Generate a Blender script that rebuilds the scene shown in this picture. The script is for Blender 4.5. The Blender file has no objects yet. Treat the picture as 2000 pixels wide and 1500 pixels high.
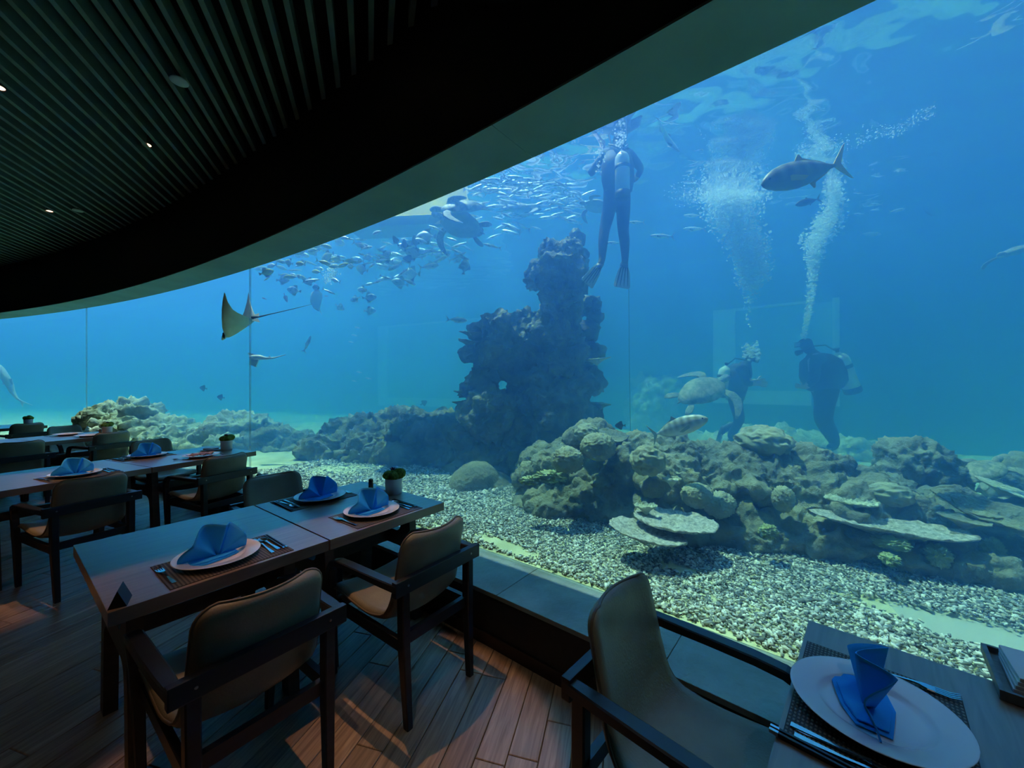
import bpy, bmesh, math, random
import numpy as np
from mathutils import Vector, Matrix, noise as mnoise, Euler
R_ = math.radians
rnd = random.Random(7)
scene = bpy.context.scene
col = scene.collection

# ------------------------------------------------------------------ camera, sky, sun, exposure
EYE = 1.51
FOC = 760.0                      # focal length in pixels of the 2000 px wide frame
cam_d = bpy.data.cameras.new('camera')
cam_d.sensor_width = 36.0
cam_d.lens = 36.0 * FOC / 2000.0
cam_d.clip_start = 0.02
cam = bpy.data.objects.new('camera', cam_d)
cam.location = (0, 0, EYE)
cam.rotation_euler = (R_(90), 0, 0)
col.objects.link(cam)
scene.camera = cam

vs = scene.view_settings
vs.view_transform = 'Standard'
vs.look = 'None'
vs.exposure = 0.0
vs.gamma = 1.0
vs.use_curve_mapping = False
scene.cycles.volume_bounces = 2
scene.cycles.max_bounces = 6
scene.cycles.use_light_tree = False
scene.cycles.adaptive_threshold = 0.05
scene.cycles.diffuse_bounces = 3
scene.cycles.glossy_bounces = 3
scene.cycles.transparent_max_bounces = 24
scene.cycles.sample_clamp_indirect = 6.0
scene.cycles.caustics_reflective = False
scene.cycles.caustics_refractive = False

world = bpy.data.worlds.new('sky')
scene.world = world
world.use_nodes = True
wn = world.node_tree
wn.nodes['Background'].inputs[0].default_value = (0.44, 0.72, 1.0, 1)
wn.nodes['Background'].inputs[1].default_value = 0.9

sun_d = bpy.data.lights.new('sun', 'SUN')
sun_d.energy = 9.0
sun_d.angle = R_(0.6)
sun_d.color = (0.71, 0.91, 1.0)
sun = bpy.data.objects.new('sun', sun_d)
SUN_FROM = Vector((-0.735, 0.678, 0)).normalized() * math.cos(R_(70)) + Vector((0, 0, math.sin(R_(70))))
sun.rotation_euler = SUN_FROM.to_track_quat('Z', 'Y').to_euler()
sun.location = (0, 8, 12)
col.objects.link(sun)

# ------------------------------------------------------------------ frame of the place
CX, CY, RG = -23.78, -27.836, 38.64          # centre and radius of the curved window
SILL_Z, HEAD_Z, CEIL_Z = 0.315, 2.994, 3.95
WATER_Z = 4.5
RFAR = RG + 8.2

def W(u, v, y):
    """point seen at pixel (u, v) at depth y"""
    return Vector(((u - 1000) / FOC * y, y, EYE + (750 - v) / FOC * y))
def G(u, v, z):
    """point seen at pixel (u, v) on the level z"""
    y = FOC * (z - EYE) / (750 - v)
    return Vector(((u - 1000) / FOC * y, y, z))
def pol(r, a, z=0.0):
    return Vector((CX + r * math.cos(a), CY + r * math.sin(a), z))
def ang(p):
    return math.atan2(p[1] - CY, p[0] - CX)
def rad(p):
    return math.hypot(p[0] - CX, p[1] - CY)
def hit(u, r):
    """plan point where the sight line through column u meets the circle of radius r"""
    k = (u - 1000) / FOC
    A = k * k + 1; B = -2 * (k * CX + CY); C = CX * CX + CY * CY - r * r
    y = (-B + math.sqrt(B * B - 4 * A * C)) / (2 * A)
    return Vector((k * y, y, 0))

# ------------------------------------------------------------------ materials
MATS = {}
def new_mat(name):
    m = bpy.data.materials.new(name); m.use_nodes = True
    MATS[name] = m
    nt = m.node_tree
    return m, nt, nt.nodes['Principled BSDF']
def mat(name, c, rough=0.5, metal=0.0, var=0.0, vscale=8.0, c2=None, bump=0.0, bscale=40.0, spec=0.5, coat=0.0, detail=4.0, stretch=None, island=0.0, rough_var=0.0):
    if name in MATS: return MATS[name]
    m, nt, b = new_mat(name)
    b.inputs['Roughness'].default_value = rough
    b.inputs['Metallic'].default_value = metal
    b.inputs['Specular IOR Level'].default_value = spec
    b.inputs['Coat Weight'].default_value = coat
    c = tuple(c) + (1,)
    b.inputs['Base Color'].default_value = c
    L = nt.links.new; N = nt.nodes.new
    tc = N('ShaderNodeTexCoord'); mp = N('ShaderNodeMapping')
    L(tc.outputs['Object'], mp.inputs[0])
    if stretch: mp.inputs['Scale'].default_value = stretch
    last = None
    if c2 is not None or var:
        nz = N('ShaderNodeTexNoise'); nz.inputs['Scale'].default_value = vscale; nz.inputs['Detail'].default_value = detail
        L(mp.outputs[0], nz.inputs['Vector'])
        rp = N('ShaderNodeValToRGB')
        rp.color_ramp.elements[0].position = 0.32; rp.color_ramp.elements[1].position = 0.68
        if c2 is None: c2 = tuple(min(1, x * (1 + var)) for x in c[:3]); c1 = tuple(x * (1 - var) for x in c[:3])
        else: c1 = c[:3]
        rp.color_ramp.elements[0].color = tuple(c1) + (1,); rp.color_ramp.elements[1].color = tuple(c2) + (1,)
        L(nz.outputs['Fac'], rp.inputs[0]); last = rp.outputs[0]
        if rough_var:
            mr = N('ShaderNodeMapRange'); L(nz.outputs['Fac'], mr.inputs[0])
            mr.inputs[3].default_value = rough - rough_var; mr.inputs[4].default_value = rough + rough_var
            L(mr.outputs[0], b.inputs['Roughness'])
    if island:
        oi = N('ShaderNodeNewGeometry') if island > 0 else N('ShaderNodeObjectInfo')
        hv = N('ShaderNodeHueSaturation'); mr = N('ShaderNodeMapRange')
        L(oi.outputs['Random Per Island' if island > 0 else 'Random'], mr.inputs[0])
        mr.inputs[3].default_value = 1 - abs(island); mr.inputs[4].default_value = 1 + abs(island)
        L(mr.outputs[0], hv.inputs['Value'])
        if last: L(last, hv.inputs['Color'])
        else: hv.inputs['Color'].default_value = c
        last = hv.outputs[0]
    if last: L(last, b.inputs['Base Color'])
    if bump:
        nb = N('ShaderNodeTexNoise'); nb.inputs['Scale'].default_value = bscale; nb.inputs['Detail'].default_value = 5
        L(mp.outputs[0], nb.inputs['Vector'])
        bp = N('ShaderNodeBump'); bp.inputs['Strength'].default_value = bump; bp.inputs['Distance'].default_value = 0.01 if bscale > 30 else 0.04
        L(nb.outputs['Fac'], bp.inputs['Height']); L(bp.outputs[0], b.inputs['Normal'])
    return m

# ------------------------------------------------------------------ mesh and object helpers
def link_obj(name, me, parent=None):
    o = bpy.data.objects.new(name, me)
    col.objects.link(o)
    if parent is not None: o.parent = parent
    return o
def mesh_from(name, verts, faces, m=None, smooth=False):
    me = bpy.data.meshes.new(name)
    me.from_pydata([tuple(v) for v in verts], [], faces)
    if m: me.materials.append(m)
    if smooth: me.polygons.foreach_set('use_smooth', [True] * len(me.polygons))
    me.update()
    return me
def bm_obj(name, bm, m=None, parent=None, smooth=False, recalc=True):
    if recalc: bmesh.ops.recalc_face_normals(bm, faces=bm.faces[:])
    me = bpy.data.meshes.new(name)
    bm.to_mesh(me); bm.free()
    if m: me.materials.append(m)
    if smooth: me.polygons.foreach_set('use_smooth', [True] * len(me.polygons))
    return link_obj(name, me, parent)
def thing(name, label=None, cat=None, loc=(0, 0, 0), rz=0.0, group=None, kind=None):
    o = link_obj(name, None)
    o.empty_display_size = 0.05
    o.location = loc; o.rotation_euler = (0, 0, rz)
    return tag(o, label, cat, group, kind)
def tag(o, label=None, cat=None, group=None, kind=None):
    if label: o['label'] = label
    if cat: o['category'] = cat
    if group: o['group'] = group
    if kind: o['kind'] = kind
    return o
def copy_tree(o, parent=None):
    c = o.copy(); col.objects.link(c); c.parent = parent
    for ch in [x for x in o.children]:
        copy_tree(ch, c)
    return c
def add_box(bm, c, s, rot=None, bev=0.0):
    """box of size s about c, optional Euler rotation, optional bevel"""
    g = bmesh.ops.create_cube(bm, size=1.0)
    vs_ = g['verts']
    M = Matrix.Translation(c) @ (Euler(rot).to_matrix().to_4x4() if rot else Matrix.Identity(4)) @ Matrix.Diagonal((s[0], s[1], s[2], 1))
    bmesh.ops.transform(bm, matrix=M, verts=vs_)
    if bev:
        es = list({e for v in vs_ for e in v.link_edges})
        bmesh.ops.bevel(bm, geom=es, offset=bev, segments=2, affect='EDGES', profile=0.7)
def add_tube(bm, pts, radii, n=8, cap=True, flat=1.0, up=None):
    """tube through pts with a radius per point; flat squashes it along its second axis"""
    pts = [Vector(p) for p in pts]
    if not hasattr(radii, '__len__'): radii = [radii] * len(pts)
    rings = []
    pu = None
    for i, p in enumerate(pts):
        t = (pts[min(i + 1, len(pts) - 1)] - pts[max(i - 1, 0)]).normalized()
        if pu is None:
            ref = Vector(up) if up else (Vector((0, 0, 1)) if abs(t.z) < 0.9 else Vector((1, 0, 0)))
        else: ref = pu
        a = (ref - t * ref.dot(t)).normalized(); pu = a
        b = t.cross(a)
        rings.append([bm.verts.new(p + a * (radii[i] * flat * math.cos(2 * math.pi * k / n)) + b * (radii[i] * math.sin(2 * math.pi * k / n))) for k in range(n)])
    for i in range(len(rings) - 1):
        for k in range(n):
            bm.faces.new((rings[i][k], rings[i][(k + 1) % n], rings[i + 1][(k + 1) % n], rings[i + 1][k]))
    if cap:
        bm.faces.new(rings[0][::-1]); bm.faces.new(rings[-1])
    return rings
def add_bar(bm, pts, w, h, side):
    """rectangular bar along pts; side = direction of the width w; h the other way. w and h may be lists"""
    pts = [Vector(p) for p in pts]; side = Vector(side).normalized()
    n = len(pts)
    ws = w if hasattr(w, '__len__') else [w] * n
    hs = h if hasattr(h, '__len__') else [h] * n
    rings = []
    for i, p in enumerate(pts):
        t = (pts[min(i + 1, n - 1)] - pts[max(i - 1, 0)]).normalized()
        s = (side - t * side.dot(t)).normalized(); q = t.cross(s)
        c = 0.22
        o = []
        for (a, b) in ((1, 1 - c), (1 - c, 1), (-1 + c, 1), (-1, 1 - c), (-1, -1 + c), (-1 + c, -1), (1 - c, -1), (1, -1 + c)):
            o.append(bm.verts.new(p + s * (a * ws[i] / 2) + q * (b * hs[i] / 2)))
        rings.append(o)
    for i in range(n - 1):
        for k in range(8):
            bm.faces.new((rings[i][k], rings[i][(k + 1) % 8], rings[i + 1][(k + 1) % 8], rings[i + 1][k]))
    bm.faces.new(rings[0][::-1]); bm.faces.new(rings[-1])
def add_lathe(bm, prof, n=24, c=(0, 0, 0), ell=(1, 1)):
    rings = []
    for (r, z) in prof:
        if r < 1e-6: rings.append([bm.verts.new((c[0], c[1], c[2] + z))])
        else: rings.append([bm.verts.new((c[0] + r * ell[0] * math.cos(2 * math.pi * k / n), c[1] + r * ell[1] * math.sin(2 * math.pi * k / n), c[2] + z)) for k in range(n)])
    for i in range(len(rings) - 1):
        A, B = rings[i], rings[i + 1]
        for k in range(n):
            k2 = (k + 1) % n
            if len(A) == 1 and len(B) == 1: continue
            if len(A) == 1: bm.faces.new((A[0], B[k2], B[k]))
            elif len(B) == 1: bm.faces.new((A[k], A[k2], B[0]))
            else: bm.faces.new((A[k], A[k2], B[k2], B[k]))
def add_arc_block(bm, r0, r1, z0, z1, a0, a1, n):
    """block between two radii, two levels and two angles about the window's centre"""
    rings = []
    for i in range(n + 1):
        a = a0 + (a1 - a0) * i / n
        rings.append([bm.verts.new(pol(r, a, z)) for (r, z) in ((r0, z0), (r1, z0), (r1, z1), (r0, z1))])
    for i in range(n):
        for k in range(4):
            bm.faces.new((rings[i][k], rings[i][(k + 1) % 4], rings[i + 1][(k + 1) % 4], rings[i + 1][k]))
    bm.faces.new(rings[0][::-1]); bm.faces.new(rings[-1])
def fbm(p, oct=4, lac=2.1, gain=0.5):
    s = 0.0; a = 1.0
    for _ in range(oct):
        s += a * mnoise.noise(p); p = p * lac; a *= gain
    return s
def ridged(p, oct=4):
    s = 0.0; a = 1.0
    for _ in range(oct):
        s += a * (1 - 2 * abs(mnoise.noise(p))); p = p * 2.1; a *= 0.5
    return s
# ================================================================== the setting: room
def struct(o): o['kind'] = 'structure'; return o
A0, A1 = R_(34), R_(98)          # the stretch of the window that is built

# --- timber floor: planks run 15 degrees to the right of the view
def wood_floor_mat():
    m, nt, b = new_mat('floor_wood')
    L = nt.links.new; N = nt.nodes.new
    tc = N('ShaderNodeTexCoord'); oi = N('ShaderNodeObjectInfo')
    add = N('ShaderNodeVectorMath'); add.operation = 'ADD'
    sc = N('ShaderNodeVectorMath'); sc.operation = 'SCALE'; sc.inputs['Scale'].default_value = 37.0
    cmb = N('ShaderNodeCombineXYZ'); L(oi.outputs['Random'], cmb.inputs[0]); L(oi.outputs['Random'], cmb.inputs[1])
    L(cmb.outputs[0], sc.inputs[0]); L(tc.outputs['Object'], add.inputs[0]); L(sc.outputs[0], add.inputs[1])
    mp = N('ShaderNodeMapping'); mp.inputs['Scale'].default_value = (26, 1.6, 4); L(add.outputs[0], mp.inputs[0])
    nz = N('ShaderNodeTexNoise'); nz.inputs['Scale'].default_value = 2.2; nz.inputs['Detail'].default_value = 6; nz.inputs['Distortion'].default_value = 0.9
    L(mp.outputs[0], nz.inputs['Vector'])
    rp = N('ShaderNodeValToRGB')
    rp.color_ramp.elements[0].position = 0.28; rp.color_ramp.elements[0].color = (0.155, 0.095, 0.060, 1)
    rp.color_ramp.elements[1].position = 0.72; rp.color_ramp.elements[1].color = (0.40, 0.28, 0.18, 1)
    L(nz.outputs['Fac'], rp.inputs[0])
    hv = N('ShaderNodeHueSaturation'); mr = N('ShaderNodeMapRange'); L(oi.outputs['Random'], mr.inputs[0])
    mr.inputs[3].default_value = 0.75; mr.inputs[4].default_value = 1.25
    L(mr.outputs[0], hv.inputs['Value']); L(rp.outputs[0], hv.inputs['Color']); L(hv.outputs[0], b.inputs['Base Color'])
    b.inputs['Roughness'].default_value = 0.42; b.inputs['Coat Weight'].default_value = .3; b.inputs['Coat Roughness'].default_value = .35
    bp = N('ShaderNodeBump'); bp.inputs['Strength'].default_value = 0.12; bp.inputs['Distance'].default_value = 0.004
    L(nz.outputs['Fac'], bp.inputs['Height']); L(bp.outputs[0], b.inputs['Normal'])
    return m
fw = wood_floor_mat()
floor = struct(thing('floor', 'brown timber plank floor of the dining room', 'floor'))
PA = math.atan(0.276)                        # plank azimuth
pd = Vector((math.sin(PA), math.cos(PA), 0)); pn = Vector((math.cos(PA), -math.sin(PA), 0))
PW = 0.125
plank_cache = {}
def plank_mesh(L):
    L = round(L, 2)
    if L not in plank_cache:
        bm = bmesh.new(); w = PW - 0.003
        g = 0.0025
        vs_ = [bm.verts.new(p) for p in ((-w/2, 0, -.02), (w/2, 0, -.02), (w/2, L-.003, -.02), (-w/2, L-.003, -.02),
              (-w/2, 0, -g), (w/2, 0, -g), (w/2, L-.003, -g), (-w/2, L-.003, -g),
              (-w/2+g, g, 0), (w/2-g, g, 0), (w/2-g, L-.003-g, 0), (-w/2+g, L-.003-g, 0))]
        for a in ((0, 4), (4, 8)):
            for k in range(4):
                bm.faces.new((vs_[a[0]+k], vs_[a[0]+(k+1) % 4], vs_[a[1]+(k+1) % 4], vs_[a[1]+k]))
        bm.faces.new(vs_[8:12]); bm.faces.new(vs_[3::-1])
        bmesh.ops.recalc_face_normals(bm, faces=bm.faces[:])
        me = bpy.data.meshes.new('plank'); bm.to_mesh(me); bm.free(); me.materials.append(fw)
        plank_cache[L] = me
    return plank_cache[L]
planks = []
RSB = RG - 0.36                              # planks run under the front of the sill wall
for k in range(-105, 40):
    o = pn * (k * PW)
    # where this row meets the sill circle
    q = Vector((o.x - CX, o.y - CY, 0)); bq = q.dot(pd); cq = q.dot(q) - RSB * RSB
    tend = -bq + math.sqrt(bq * bq - cq)
    t = -4.2 - rnd.random() * 1.1
    while t < tend - 0.05:
        L = rnd.choice((0.9, 1.2, 1.2, 1.5))
        L = min(L, tend - t)
        p = o + pd * t
        if p.x > -13.5: planks.append((p + pd * (L / 2), p, L))
        t += L
def plank_key(e):
    c = e[0]
    seen = c.y > 0.9 and abs(c.x) / max(c.y, .1) < 1.45
    return (0 if seen else 1, c.length)
planks.sort(key=plank_key)
rest = bmesh.new()
for i, (c, p, L) in enumerate(planks):
    if i < 300:
        pl_ = link_obj('plank', plank_mesh(L), floor)
        pl_.location = p; pl_.rotation_euler = (0, 0, -PA)
    else:
        w = PW - 0.003; L2 = L - 0.003
        v = [rest.verts.new(p + pn * a + pd * b + Vector((0, 0, z))) for z in (-.02, 0) for (a, b) in ((-w/2, 0), (w/2, 0), (w/2, L2), (-w/2, L2))]
        rest.faces.new(v[4:8]); rest.faces.new(v[3::-1])
        for k in range(4): rest.faces.new((v[k], v[(k+1) % 4], v[4+(k+1) % 4], v[4+k]))
tag(bm_obj('plank_field', rest, fw, floor), kind='stuff')
bm = bmesh.new(); add_arc_block(bm, RG - 26, RG + 0.02, -0.08, -0.02, R_(28), A1, 60)
bm_obj('subfloor', bm, mat('subfloor_black', (.01, .01, .01), 0.9), floor)

# --- low wall under the window with its stone sill
m_blackwall = mat('wall_black_paint', (.012, .013, .014), 0.65, var=.3, vscale=20)
m_stone = mat('sill_stone', (.20, .25, .22), 0.5, var=.28, vscale=3.2, bump=.25, bscale=30, detail=8)
bm = bmesh.new(); add_arc_block(bm, RG - 0.375, RG + 0.03, 0, SILL_Z - 0.025, A0, A1, 90)
sw = struct(tag(bm_obj('wall_window_base', bm, m_blackwall), 'low black wall carrying the sill below the aquarium window', 'wall'))
da = 0.92 / RG
a = A0; k = 0
while a < A1 - 1e-6:
    bm = bmesh.new(); add_arc_block(bm, RG - 0.385, RG + 0.03, SILL_Z - 0.025, SILL_Z, a + .00004, min(a + da, A1) - .00004, 4)
    bmesh.ops.bevel(bm, geom=[e for e in bm.edges], offset=.0015, segments=1, affect='EDGES')
    bm_obj('sill_slab', bm, m_stone, sw); a += da
bm = bmesh.new(); add_arc_block(bm, RG - 0.385, RG - 0.375, 0.0, 0.07, A0, A1, 90)
struct(tag(bm_obj('baseboard_window', bm, mat('baseboard_warm_tint', (.018, .010, .010), .5)), 'dark skirting with warm lamp light put into its colour, foot of the sill wall', 'baseboard'))  # reddish tint puts the warm lamp light along the wall foot into the colour

# --- head beam over the window: black fascia, painted soffit panels
bm = bmesh.new(); add_arc_block(bm, RG - 0.38, RG + 0.03, HEAD_Z + 0.012, 5.6, A0, A1, 90)
beam = struct(tag(bm_obj('wall_window_head', bm, mat('fascia_black', (.006, .007, .008), .7)), 'curved black beam above the aquarium window with painted soffit', 'beam'))
m_soff = mat('soffit_paint', (.25, .32, .29), 0.75, var=.10, vscale=2.0, bump=.06, bscale=90)
da = 2.4 / RG; a = A0
while a < A1 - 1e-6:
    bm = bmesh.new(); add_arc_block(bm, RG - 0.378, RG + 0.03, HEAD_Z, HEAD_Z + 0.012, a + .00003, min(a + da, A1) - .00003, 8)
    bm_obj('soffit_panel', bm, m_soff, beam); a += da

# --- ceiling of parallel slats under a black void
ceiling = struct(thing('ceiling', 'dark slatted ceiling of the dining room', 'ceiling', (0, 0, CEIL_Z)))
sd = Vector((-0.362, 1, 0)).normalized(); sn = Vector((sd.y, -sd.x, 0))
m_slat = mat('slat_grey', (.145, .19, .175), 0.7, var=.12, vscale=6)
SP, SWID, SH = 0.1275, 0.036, 0.11
RB = RG - 0.384
nslat = 0
for k in range(-150, 34):
    o = sn * (k * SP)
    q = Vector((o.x - CX, o.y - CY, 0)); bq = q.dot(sd); cq = q.dot(q) - RB * RB
    tend = -bq + math.sqrt(bq * bq - cq)
    t0 = -5.0
    pend = o + sd * tend
    if pend.x > 1.4: continue
    # leave out what lies wholly outside the picture
    L = tend - t0
    bm = bmesh.new()
    e = 0.03 * sn.dot((pend - Vector((CX, CY, 0))).normalized())
    x0, x1 = -SWID / 2, SWID / 2
    v = [bm.verts.new(p) for p in ((x0, t0, 0), (x1, t0, 0), (x1, tend - e, 0), (x0, tend, 0), (x0, t0, SH), (x1, t0, SH), (x1, tend - e, SH), (x0, tend, SH))]
    for f in ((0, 1, 2, 3), (7, 6, 5, 4), (0, 4, 5, 1), (1, 5, 6, 2), (2, 6, 7, 3), (3, 7, 4, 0)): bm.faces.new([v[i] for i in f])
    s = bm_obj('slat', bm, m_slat, ceiling)
    s.location = o; s.rotation_euler = (0, 0, math.atan2(-sd.x, sd.y)); nslat += 1
bm = bmesh.new(); add_arc_block(bm, RG - 26, RG - 0.30, CEIL_Z + .3, CEIL_Z + .38, R_(28), A1, 60)
dk = bm_obj('ceiling_deck', bm, mat('void_black', (.004, .005, .006), .9), ceiling); dk.location = (0, 0, -CEIL_Z)

# --- the other walls of the room, behind and beside the camera
m_room = mat('room_wall', (.05, .045, .04), .8)
def wall_box(name, c, s, label, m=m_room):
    bm = bmesh.new(); add_box(bm, c, s); return struct(tag(bm_obj(name, bm, m), label, 'wall'))
wall_box('wall_back', (-6, -4.9, 2.1), (32, .2, 4.4), 'dark rear wall of the dining room')
wall_box('wall_right', (7.2, -2, 2.1), (.2, 10, 4.4), 'dark side wall of the dining room')
wall_box('wall_left', (-17.2, 3.0, 2.1), (.2, 17, 4.4), 'dark far end wall of the dining room')

# --- window: bonded acrylic panels
def glass_mat():
    m = bpy.data.materials.new('acrylic'); m.use_nodes = True; MATS['acrylic'] = m
    nt = m.node_tree; nt.nodes.clear(); L = nt.links.new; N = nt.nodes.new
    out = N('ShaderNodeOutputMaterial'); mx = N('ShaderNodeMixShader'); tr = N('ShaderNodeBsdfTransparent'); gl = N('ShaderNodeBsdfGlossy')
    lw = N('ShaderNodeLayerWeight'); lw.inputs[0].default_value = .5
    pw = N('ShaderNodeMath'); pw.operation = 'POWER'; pw.inputs[1].default_value = 6.0; L(lw.outputs['Facing'], pw.inputs[0])
    fr = N('ShaderNodeMath'); fr.operation = 'MULTIPLY_ADD'; fr.inputs[1].default_value = .5; fr.inputs[2].default_value = .008; L(pw.outputs[0], fr.inputs[0])
    tr.inputs[0].default_value = (.985, .995, .995, 1); gl.inputs['Roughness'].default_value = 0.0
    L(fr.outputs[0], mx.inputs[0]); L(tr.outputs[0], mx.inputs[1]); L(gl.outputs[0], mx.inputs[2]); L(mx.outputs[0], out.inputs[0])
    return m
m_glass = glass_mat()
m_seam = bpy.data.materials.new('acrylic_bond'); m_seam.use_nodes = True
_n = m_seam.node_tree; _t = _n.nodes.new('ShaderNodeBsdfTransparent'); _m = _n.nodes.new('ShaderNodeMixShader'); _m.inputs[0].default_value = .72
_n.nodes['Principled BSDF'].inputs['Base Color'].default_value = (.6, .8, .8, 1)
_n.links.new(_n.nodes['Principled BSDF'].outputs[0], _m.inputs[1]); _n.links.new(_t.outputs[0], _m.inputs[2]); _n.links.new(_m.outputs[0], _n.nodes['Material Output'].inputs[0])
s1, s2 = ang(hit(487, RG)), ang(hit(1520, RG))
step = s1 - s2
cuts = [A0, s2, s1, s1 + step, s1 + 2 * step, A1]
for i in range(len(cuts) - 1):
    a0, a1 = cuts[i], cuts[i + 1]
    n = max(6, int((a1 - a0) * RG / .25))
    me = mesh_from('acrylic_panel', [pol(RG + .01, a0 + (a1 - a0) * k / n, z) for z in (SILL_Z, HEAD_Z) for k in range(n + 1)],
                   [(k, k + 1, n + 2 + k, n + 1 + k) for k in range(n)], m_glass, True)
    w = link_obj('window_%d' % (i + 1), me)
    struct(tag(w, ['clear curved acrylic aquarium panel beside the nearest armchair', 'wide clear curved acrylic panel in front of the rock pillar', 'clear curved acrylic panel in front of the eagle ray',
               'clear curved acrylic panel behind the far tables', 'clear curved acrylic panel at the far end of the window'][i], 'window'))
    if i > 1:
        p = pol(RG, a0)
        bm = bmesh.new(); add_arc_block(bm, RG - .002, RG + .02, SILL_Z, HEAD_Z, a0 - .0025 / RG, a0 + .0025 / RG, 1)
        bm_obj('seam', bm, m_seam, w)
# ================================================================== the setting: aquarium
TF = 0.30                                     # tank floor level
TA0, TA1 = R_(32), R_(100)
m_tankwall = mat('tank_wall_blue', (.10, .30, .42), .8, var=.15, vscale=.6)
bm = bmesh.new(); add_arc_block(bm, RG + .03, RFAR + .3, TF - .25, TF - .01, TA0, TA1, 90)
struct(tag(bm_obj('floor_tank', bm, mat('tank_bed', (.42, .45, .38), .9)), 'pale bed of the aquarium under the gravel', 'floor'))
bm = bmesh.new(); add_arc_block(bm, RFAR, RFAR + .3, TF - .2, 5.3, TA0, TA1, 60)
struct(tag(bm_obj('wall_tank_far', bm, m_tankwall), 'hazy blue wall at the far side of the aquarium', 'wall'))
for nm, a, lb in (('wall_tank_right', TA0, 'blue end wall of the aquarium out of sight'), ('wall_tank_left', TA1, 'blue end wall at the distant end of the aquarium')):
    bm = bmesh.new(); add_arc_block(bm, RG + .03, RFAR, TF - .2, 5.3, a - .006, a + .006, 1)
    struct(tag(bm_obj(nm, bm, m_tankwall), lb, 'wall'))
# pale framed viewing windows in the far wall
m_pf = mat('pale_frame', (.85, .97, .97), .6); m_pp = mat('pale_pane', (.34, .62, .80), .25)
def far_window(nm, u0, u1, v0, v1, lb):
    p0, p1 = hit(u0, RFAR - .05), hit(u1, RFAR - .05)
    a0, a1 = ang(p0), ang(p1); y = (p0.y + p1.y) / 2
    z1, z0 = W(0, v0, y).z, W(0, v1, y).z
    w = struct(thing(nm, lb, 'window', (0, 0, 0)))
    d = .45 / RFAR
    bm = bmesh.new()
    for (b0, b1, y0, y1) in ((a0, a0 - d, z0, z1), (a1 + d * .25, a1, z0, z1), (a0 - d, a1 + d, z0, z0 + .30), (a0 - d, a1 + d, z1 - .05, z1)):
        add_arc_block(bm, RFAR - .14, RFAR + .02, y0, y1, b0, b1, 8)
    bm_obj('window_frame', bm, m_pf, w)
    bm = bmesh.new(); add_arc_block(bm, RFAR - .04, RFAR + .01, z0 + .30, z1 - .05, a0 - d, a1 + d * .25, 10)
    bm_obj('pane', bm, m_pp, w)
far_window('window_6', 741, 990, 628, 795, 'pale framed window in the far tank wall left of the rock pillar')
far_window('window_7', 1394, 1640, 596, 790, 'pale framed window in the far tank wall behind the divers')

# water: one body of light-scattering water, and its rippled surface above
m = bpy.data.materials.new('water_body'); m.use_nodes = True
nt = m.node_tree; nt.nodes.clear(); N = nt.nodes.new; L = nt.links.new
out = N('ShaderNodeOutputMaterial'); ad = N('ShaderNodeAddShader'); vsn = N('ShaderNodeVolumeScatter'); va = N('ShaderNodeVolumeAbsorption')
SIG_S = (.036, .118, .330); SIG_A = (.240, .080, .003)
mx_ = max(SIG_S); vsn.inputs['Color'].default_value = tuple(x / mx_ for x in SIG_S) + (1,); vsn.inputs['Density'].default_value = mx_
vsn.inputs['Anisotropy'].default_value = 0.70
ma_ = max(SIG_A) * 1.25; va.inputs['Color'].default_value = tuple(1 - x / ma_ for x in SIG_A) + (1,); va.inputs['Density'].default_value = ma_
L(vsn.outputs[0], ad.inputs[0]); L(va.outputs[0], ad.inputs[1]); L(ad.outputs[0], out.inputs['Volume'])
bm = bmesh.new(); add_arc_block(bm, RG + .035, RFAR + .1, TF - .22, WATER_Z - .06, TA0 + .002, TA1 - .002, 90)
tag(bm_obj('water', bm, m), 'blue aquarium water filling the tank behind the window', 'water', kind='structure')

m = bpy.data.materials.new('water_surface'); m.use_nodes = True
nt = m.node_tree; nt.nodes.clear(); N = nt.nodes.new; L = nt.links.new
out = N('ShaderNodeOutputMaterial'); mx = N('ShaderNodeMixShader'); tr = N('ShaderNodeBsdfTransparent'); gl = N('ShaderNodeBsdfGlossy')
lw = N('ShaderNodeLayerWeight'); lw.inputs[0].default_value = .5
mr = N('ShaderNodeMapRange'); mr.inputs[1].default_value = .20; mr.inputs[2].default_value = .34; mr.inputs[3].default_value = .04; mr.inputs[4].default_value = .97
gl.inputs['Roughness'].default_value = .03
L(lw.outputs['Facing'], mr.inputs[0]); L(mr.outputs[0], mx.inputs[0]); L(tr.outputs[0], mx.inputs[1]); L(gl.outputs[0], mx.inputs[2]); L(mx.outputs[0], out.inputs[0])
na, nr = 620, 170
vv = []; ff = []
for i in range(na + 1):
    t_ = i / na                       # most of the columns lie in the stretch one can see
    a = TA0 + .002 + (R_(43) - TA0) * t_ / .05 if t_ < .05 else (R_(43) + .002 + (R_(76) - R_(43)) * (t_ - .05) / .87 if t_ < .92 else R_(76) + .002 + (TA1 - .004 - R_(76)) * (t_ - .92) / .08)
    for j in range(nr + 1):
        r = RG + .04 + (RFAR - RG - .05) * (j / nr) ** 1.2
        p = pol(r, a, 0)
        h = .030 * mnoise.noise(p * 1.1) + .018 * mnoise.noise(Vector((p.x * 2.2, p.y * 3.6, 1))) + .008 * mnoise.noise(Vector((p.x * 5, p.y * 8, 3)))
        vv.append((p.x, p.y, WATER_Z + h))
for i in range(na):
    for j in range(nr):
        q = i * (nr + 1) + j; ff.append((q, q + 1, q + nr + 2, q + nr + 1))
tag(link_obj('water_surface', mesh_from('water_surface', vv, ff, m, True)), 'rippled underside of the water surface above the divers and fish', 'water', kind='structure')
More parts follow.
